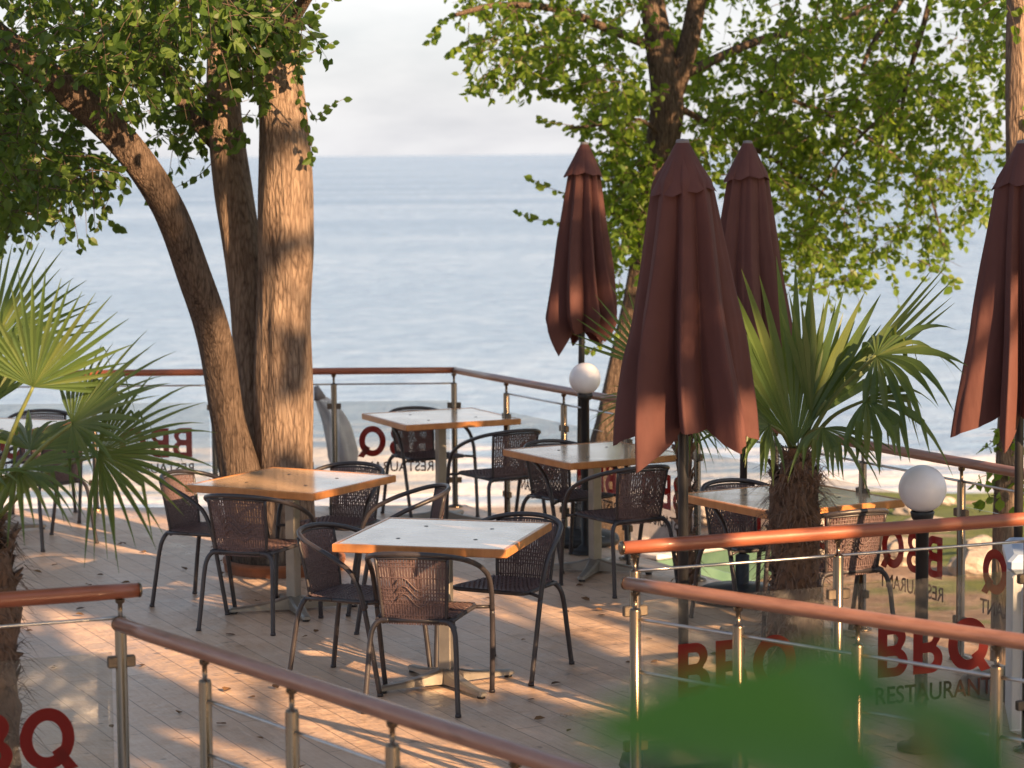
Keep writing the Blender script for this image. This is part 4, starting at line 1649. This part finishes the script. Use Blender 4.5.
# ------------------------------------------------------------------ other things
# terracotta ring round the tree
mb = MB()
mb.lathe((0, 0, 0), [(.37, 0), (.375, .045), (.38, .05), (.38, .075), (.35, .075), (.345, .03)], n=40)
t = thing('planter', 'low terracotta ring around the foot of the thick tree', 'planter', (tb.x + .02, TY, .001))
mb.build('rim', M['shaded_terracotta'], t)
mb = MB()
mb.lathe((0, 0, .045), [(.348, 0), (.25, .012), (.1, .02), (.001, .02)], n=40)
mb.build('soil', M['soil'], t)
pt = P(314, 548, 0)
t = thing('flower_pot', 'small terracotta flower pot behind the thick tree, near its table', 'pot', (pt.x, pt.y, .001))
mb = MB()
mb.lathe((0, 0, 0), [(.075, 0), (.10, .14), (.112, .145), (.115, .185), (.10, .185), (.095, .15)], n=28, cap=False)
mb.build('pot', M['terracotta'], t)
mb = MB()
mb.lathe((0, 0, .15), [(.0955, 0), (.05, .008), (.001, .01)], n=28)
mb.build('soil', M['soil'], t)

# white cabinet by the photo edge
wc = P(1010, 736, 0)
t = thing('cabinet', 'white cabinet with pale blue top behind the railing, cut by the photo edge', 'cabinet', (wc.x, wc.y, .001), R(-9))
mb = MB()
mb.box((.30, .25, .36), (.60, .50, .70), bev=.012)
mb.box((.30, .25, .015), (.54, .44, .03))
mb.build('body', M['white'], t)
mb = MB()
mb.box((.30, .25, .755), (.64, .54, .09), bev=.03)
mb.build('cover', M['blue_top'], t)
mb = MB()
mb.box((.30, -.004, .38), (.50, .012, .56), bev=.003)
dr = mb.build('door', M['white'], t)
mb = MB()
mb.box((.10, -.018, .60), (.10, .02, .10), bev=.004)
mb.build('handle', M['black'], dr)

# furled grey beach parasol beyond the glass
gb = W(340, 600, 18.4)
gz = terrain_z(gb.x, 18.4)
t = thing('beach_parasol', 'furled pale grey beach parasol leaning outside the sea railing, beside the thick tree', 'parasol', (gb.x + .12, 18.4, gz))
mb = MB()
tp = W(316, 386, 18.4) - V((gb.x + .12, 18.4, gz))
bt = W(346, 480, 18.4) - V((gb.x + .12, 18.4, gz))
mid = tp.lerp(bt, .45) + V((.05, 0, .02))


def foldj(i, a, r, c):
    return r * (1 + .28 * math.cos(a * 5 + i * .15))


path = smooth_path([tp.lerp(bt, .12), mid, bt], 8)
mb.tube(path, lerp_list([.03, .06, .085, .10, .05], len(path)), n=40, jitter=foldj)
mb.build('canopy', M['canvas_grey'], t)
mb = MB()
mb.tube([tp, tp.lerp(bt, .14)], [.018, .05], n=16)
mb.build('cap', M['canvas_dark'], t)
mb = MB()
mb.tube([bt.lerp(tp, .1), V((0, 0, -.05))], .016, n=10)
mb.build('pole', M['alu'], t)

# low turquoise wall on the slope
a_ = V((1.15, 19.9, 0))
b_ = V((2.35, 20.9, 0))
dw = b_ - a_
t = thing('low_wall', 'faded turquoise low garden wall on the slope below the diagonal railing', 'wall', ((a_ + b_) / 2))
t.location.z = terrain_z(1.75, 20.4) - .1
t.rotation_euler = (0, 0, math.atan2(dw.y, dw.x))
mb = MB()
mb.box((0, 0, .24), (dw.length, .14, .50), bev=.01)
mb.build('wall', M['turquoise'], t)
mb = MB()
mb.box((0, 0, .515), (dw.length + .06, .20, .045), bev=.01)
mb.build('coping', M['canvas_grey'], t)

# boulders on the slope and the beach, one by one
rg = random.Random(77)
protos = []
for kk in range(4):
    mb = MB()
    vs, fs = [], []
    nn, mm = 14, 9
    for i in range(mm + 1):
        th = math.pi * i / mm
        for j in range(nn):
            ph_ = 2 * math.pi * j / nn
            d = V((math.sin(th) * math.cos(ph_), math.sin(th) * math.sin(ph_), math.cos(th)))
            r = 1 + .38 * mnoise.noise(d * 1.6 + V((kk * 7, 0, 0))) + .15 * mnoise.noise(d * 4 + V((0, kk * 5, 0)))
            vs.append((d.x * r * 1.2, d.y * r, d.z * r * .65))
    for i in range(mm):
        for j in range(nn):
            j2 = (j + 1) % nn
            fs.append((i * nn + j, (i + 1) * nn + j, (i + 1) * nn + j2, i * nn + j2))
    mb.add(vs, fs, smooth=False)
    protos.append(mb)
rocks = []
spots = []
for _ in range(34):
    if rg.random() < .6:
        px, py = rg.uniform(680, 1000), 0
        y = rg.uniform(20, 34)
        x = (px - 512) / F_PX * y
    else:
        y = rg.uniform(42, 49)
        x = rg.uniform(2, 11)
    spots.append((x, y))
mesh_by = {}
for i, (x, y) in enumerate(spots):
    kk = i % 4
    if kk not in mesh_by:
        o = protos[kk].build('boulder', M['rock'])
        mesh_by[kk] = o
    else:
        o = mesh_by[kk].copy()
        COL.objects.link(o)
    s = rg.uniform(.10, .26)
    o.scale = (s, s, s)
    o.rotation_euler = (0, 0, rg.uniform(0, 6.28))
    o.location = (x, y, terrain_z(x, y) + s * .2)
    tag(o, 'pale rounded boulder lying on the slope or beach below the diagonal railing', 'boulder', 'boulders on the slope and beach')

# fallen leaves on the deck
rg = random.Random(13)
mb = MB()
for _ in range(150):
    x, y = rg.uniform(-4.2, 2.2), rg.uniform(8.0, 17.2)
    if x > 2.6 - (y - 9) * .38:
        continue
    a = rg.uniform(0, 6.28)
    d = V((math.cos(a), math.sin(a), rg.uniform(-.05, .25))).normalized()
    sd = V((-math.sin(a), math.cos(a), rg.uniform(-.3, .3))).normalized()
    add_leaf(mb, V((x, y, .008)), d, sd, rg.uniform(.03, .065), 0)
o = mb.build('fallen_leaves', M['dry_leaf'])
o['kind'] = 'stuff'
o['label'] = 'dry brown fallen leaves scattered over the deck'
o['category'] = 'fallen leaves'


# foreground shrub, out of focus
def broad_leaf(mb, base, tip, nrm, wid, curl=.12, K=12):
    ax = tip - base
    ln = ax.length
    e = ax.normalized()
    nrm = (nrm - e * nrm.dot(e)).normalized()
    s = nrm.cross(e)
    vs, fs = [], []
    for k in range(K + 1):
        u = k / K
        w_ = wid * (math.sin(math.pi * u ** .75) ** .8 if 0 < u < 1 else 0.0)
        for j in range(-3, 4):
            q = j / 3
            wav = .02 * ln * math.sin(u * 9 + q * 2) * abs(q)
            vs.append(base + ax * u + s * w_ * q + nrm * (curl * ln * (-(u - .4) ** 2) + .25 * w_ * abs(q) + wav))
    for k in range(K):
        for j in range(6):
            a0 = k * 7 + j
            fs.append((a0, a0 + 1, a0 + 8, a0 + 7))
    mb.add(vs, fs, smooth=True)


DF = 0.98
sb = W(930, 900, DF)
shrub = thing('leafy_shrub', 'broad green leaves blurred in the near foreground', 'plant', (sb.x, sb.y, .001))
so = V((sb.x, sb.y, .001))
mb = MB()
stem_top = W(905, 752, DF) - so
mb.tube(smooth_path([V((0, 0, -.001)), V((.03, .02, .9)), V((-.01, 0, 1.7)), (W(930, 860, DF) - so), stem_top], 8), lerp_list([.014, .012, .009, .006, .003], 33), n=10)
mb.build('stem', M['stem'], shrub)
leafs = [
    (W(893, 748, DF), W(588, 722, DF - .10), V((.10, -.75, .65)), .030),
    (W(893, 705, DF + .02), W(735, 668, DF + .08), V((.0, -.8, .6)), .020),
    (W(885, 690, DF + .05), W(1015, 800, DF - .04), V((.3, -.8, .5)), .024),
    (W(925, 850, DF), W(1080, 830, DF - .03), V((.1, -.6, .8)), .03),
    (W(925, 880, DF), W(760, 900, DF - .05), V((-.1, -.6, .8)), .03),
]
for a, b, nr, wd in leafs:
    mb = MB()
    broad_leaf(mb, a - so, b - so, nr, wd)
    mb.build('leaf', M['big_leaf'], shrub)
rg = random.Random(3)
for q in range(8):
    z = .6 + q * .17
    a = q * 2.4
    mb = MB()
    b0 = V((.01, .01, z))
    broad_leaf(mb, b0, b0 + V((.16 * math.cos(a), .16 * math.sin(a), .05)), V((0, 0, 1)), .04)
    mb.build('leaf', M['big_leaf'], shrub)


# added out-of-view trees to shade the deck; crowns cut open along chosen sun lines
SUN_AZ = math.atan2(-0.80, 0.60)       # direction towards the sun, on the ground
SUN_EL = R(22)
SD = V((math.cos(SUN_AZ) * math.cos(SUN_EL), math.sin(SUN_AZ) * math.cos(SUN_EL), math.sin(SUN_EL)))
GAPS = [(W(290, 200, TY), .17), (W(290, 90, TY), .17), (W(288, 300, TY), .14), (W(292, 430, TY), .10), (P(225, 480, .74), .14),
        (W(45, 345, 8.9), .20), (W(800, 330, 10.3), .30), (W(790, 390, 10.3), .15), (W(640, 430, 9.7), .02),
        (W(640, 200, 19), 1.0), (W(720, 150, 19.5), 1.1), (W(830, 200, 19.5), .9), (W(540, 60, 18.5), .7), (W(930, 180, 19.5), .8), (W(820, 60, 19.5), .8),
        (W(28, 178, 14.5), .46), (W(1012, 80, EY), .3)]
STREAKS = [((95, 640), (190, 662), .14), ((190, 662), (270, 690), .19), ((270, 690), (380, 732), .21), ((380, 732), (490, 768), .18), ((180, 752), (290, 785), .15), ((20, 610), (70, 632), .09),
           ((80, 622), (115, 630), .05), ((10, 515), (150, 555), .16), ((60, 500), (200, 535), .12), ((150, 585), (260, 612), .08), ((546, 588), (640, 606), .25), ((500, 602), (632, 646), .14), ((632, 646), (720, 668), .08),
           ((455, 568), (480, 590), .05), ((500, 680), (580, 698), .06), ((330, 560), (400, 575), .06), ((300, 642), (430, 682), .09)]
for (ax, ay), (bx, by), r_ in STREAKS:
    for i in range(5):
        GAPS.append((P(ax + (bx - ax) * i / 4, ay + (by - ay) * i / 4), r_))


def shade_tree(label, loc, h, crown, seed, nclump, size=.14):
    rg = random.Random(seed)
    t = thing('broadleaf_tree', label, 'tree', loc)  # unseen tree, added for the shade it casts
    lo = V(loc)
    mb = MB()
    trunk_mesh(mb, [(0, 0, -.1), (.1, .05, h * .25), (-.05, .1, h * .5), (.1, 0, h * .75), (0, 0, h)], [.24, .19, .16, .11, .05], n=20, seed=seed)
    for q in range(6):
        a = q * 1.05
        rr = crown[0] * .8
        mb.tube(smooth_path([(0, 0, h * (.42 + .06 * q)), (rr * .5 * math.cos(a), rr * .5 * math.sin(a), h * (.52 + .06 * q)), (rr * math.cos(a), rr * math.sin(a), h * (.58 + .07 * q))], 6), lerp_list([.07, .05, .02], 13), n=8)
    mb.build('trunk', M['bark_dark'], t)
    mb = MB()
    for _ in range(nclump):
        d = rand_dir(rg) * (rg.random() ** .36)
        c = V((d.x * crown[0], d.y * crown[0], crown[2] + d.z * crown[1]))
        wc_ = c + lo
        near = []
        for g_, r_ in GAPS:
            w_ = wc_ - g_
            if (w_ - SD * w_.dot(SD)).length < r_ + 1.0:
                near.append((g_ - lo, r_ + .10))

        def keep(p, near=near):
            for g_, r_ in near:
                w_ = p - g_
                if (w_ - SD * w_.dot(SD)).length < r_:
                    return False
            return True
        clump(mb, c, .45, 52, size, rg, keep=keep)
    mb.build('crown', [M['leaf'], M['twig']], t)
    return t


def sun_frame(q, s_):
    return (q * .8 + s_ * .6, q * .6 - s_ * .8, 0)


for q, s_, h, r_, sd_, lab in ((0.4, 6.2, 10.2, 2.0, 61, 'added unseen broadleaf tree behind the viewer, first of the row, shading the near leaves'),
                               (2.5, 4.8, 10.0, 2.2, 41, 'added unseen broadleaf tree behind the viewer, next to the first of the shading row'),
                               (4.9, 3.4, 10.4, 2.3, 43, 'added unseen broadleaf tree behind the viewer, second of the row that shades the deck'),
                               (7.1, 5.2, 10.6, 2.3, 45, 'added unseen broadleaf tree behind the viewer, third of the row that shades the deck'),
                               (9.3, 3.6, 10.0, 2.2, 47, 'added unseen broadleaf tree behind the viewer, last of the row that shades the deck')):
    shade_tree(lab, sun_frame(q, s_), h, (r_, 3.7, 6.6), sd_, 440)

# ------------------------------------------------------------------ light, sky, camera
sd = V((math.cos(SUN_AZ) * math.cos(SUN_EL), math.sin(SUN_AZ) * math.cos(SUN_EL), math.sin(SUN_EL)))
sun = bpy.data.lights.new('sun', 'SUN')
sun.energy = 5.0
sun.angle = R(0.45)
sun.color = (1.0, 0.63, 0.33)
so_ = bpy.data.objects.new('sun', sun)
COL.objects.link(so_)
so_.rotation_euler = sd.to_track_quat('Z', 'Y').to_euler()

world = bpy.data.worlds.new('World')
scene.world = world
world.use_nodes = True
t = world.node_tree
t.nodes.clear()
wo = t.nodes.new('ShaderNodeOutputWorld')
bg = t.nodes.new('ShaderNodeBackground')
sky = t.nodes.new('ShaderNodeTexSky')
sky.sky_type = 'NISHITA'
sky.sun_disc = False
sky.sun_elevation = SUN_EL
sky.sun_rotation = math.pi / 2 - SUN_AZ
sky.dust_density = 2.0
sky.air_density = 1.0
tcw = t.nodes.new('ShaderNodeTexCoord')
mpw = t.nodes.new('ShaderNodeMapping')
mpw.inputs['Scale'].default_value = (2.2, 2.2, 9.0)
L(t, tcw.outputs['Generated'], mpw.inputs['Vector'])
cn = N(t, 'ShaderNodeTexNoise', i_Scale=1.6, i_Detail=8, i_Roughness=0.58, i_Distortion=0.35)
L(t, mpw.outputs[0], cn.inputs['Vector'])
cf = ramp(t, cn.outputs['Fac'], [(0.25, (.62, .62, .62)), (0.7, (.95, .95, .95))])
cc = ramp(t, cn.outputs['Fac'], [(0.36, (.74, .75, .82)), (0.50, (.90, .89, .92)), (0.66, (.99, .985, .985))])
cm = N(t, 'ShaderNodeVectorMath', operation='SCALE')
L(t, cc, cm.inputs[0])
cm.inputs['Scale'].default_value = 6.2
sepw = t.nodes.new('ShaderNodeSeparateXYZ')
L(t, tcw.outputs['Generated'], sepw.inputs[0])
hz = N(t, 'ShaderNodeMapRange')
hz.inputs[1].default_value = 0.12
hz.inputs[2].default_value = 0.32
hz.inputs[3].default_value = 1.0
hz.inputs[4].default_value = 0.22
L(t, sepw.outputs['Z'], hz.inputs[0])
cfm = N(t, 'ShaderNodeMath', operation='MULTIPLY')
L(t, cf, cfm.inputs[0])
L(t, hz.outputs[0], cfm.inputs[1])
mixw = N(t, 'ShaderNodeMix', data_type='RGBA')
L(t, cfm.outputs[0], mixw.inputs[0])
L(t, sky.outputs[0], mixw.inputs[6])
L(t, cm.outputs[0], mixw.inputs[7])
L(t, mixw.outputs[2], bg.inputs['Color'])
bg.inputs['Strength'].default_value = 0.052
L(t, bg.outputs[0], wo.inputs['Surface'])

cam = bpy.data.cameras.new('camera')
co = bpy.data.objects.new('camera', cam)
COL.objects.link(co)
mat = Matrix((( _R.x, _U.x, -_F.x, CAM.x), (_R.y, _U.y, -_F.y, CAM.y), (_R.z, _U.z, -_F.z, CAM.z), (0, 0, 0, 1)))
co.matrix_world = mat
cam.lens = 85.0
cam.sensor_width = 36.0
cam.clip_start = 0.05
cam.clip_end = 100000
cam.dof.use_dof = True
cam.dof.focus_distance = 11.3
cam.dof.aperture_fstop = 3.6
cam.dof.aperture_blades = 9
scene.camera = co

scene.render.engine = 'CYCLES'
scene.cycles.use_denoising = True
scene.cycles.max_bounces = 10
scene.cycles.transparent_max_bounces = 24
scene.view_settings.view_transform = 'Standard'
scene.view_settings.look = 'None'
scene.view_settings.gamma = 1.0
scene.view_settings.exposure = 1.80
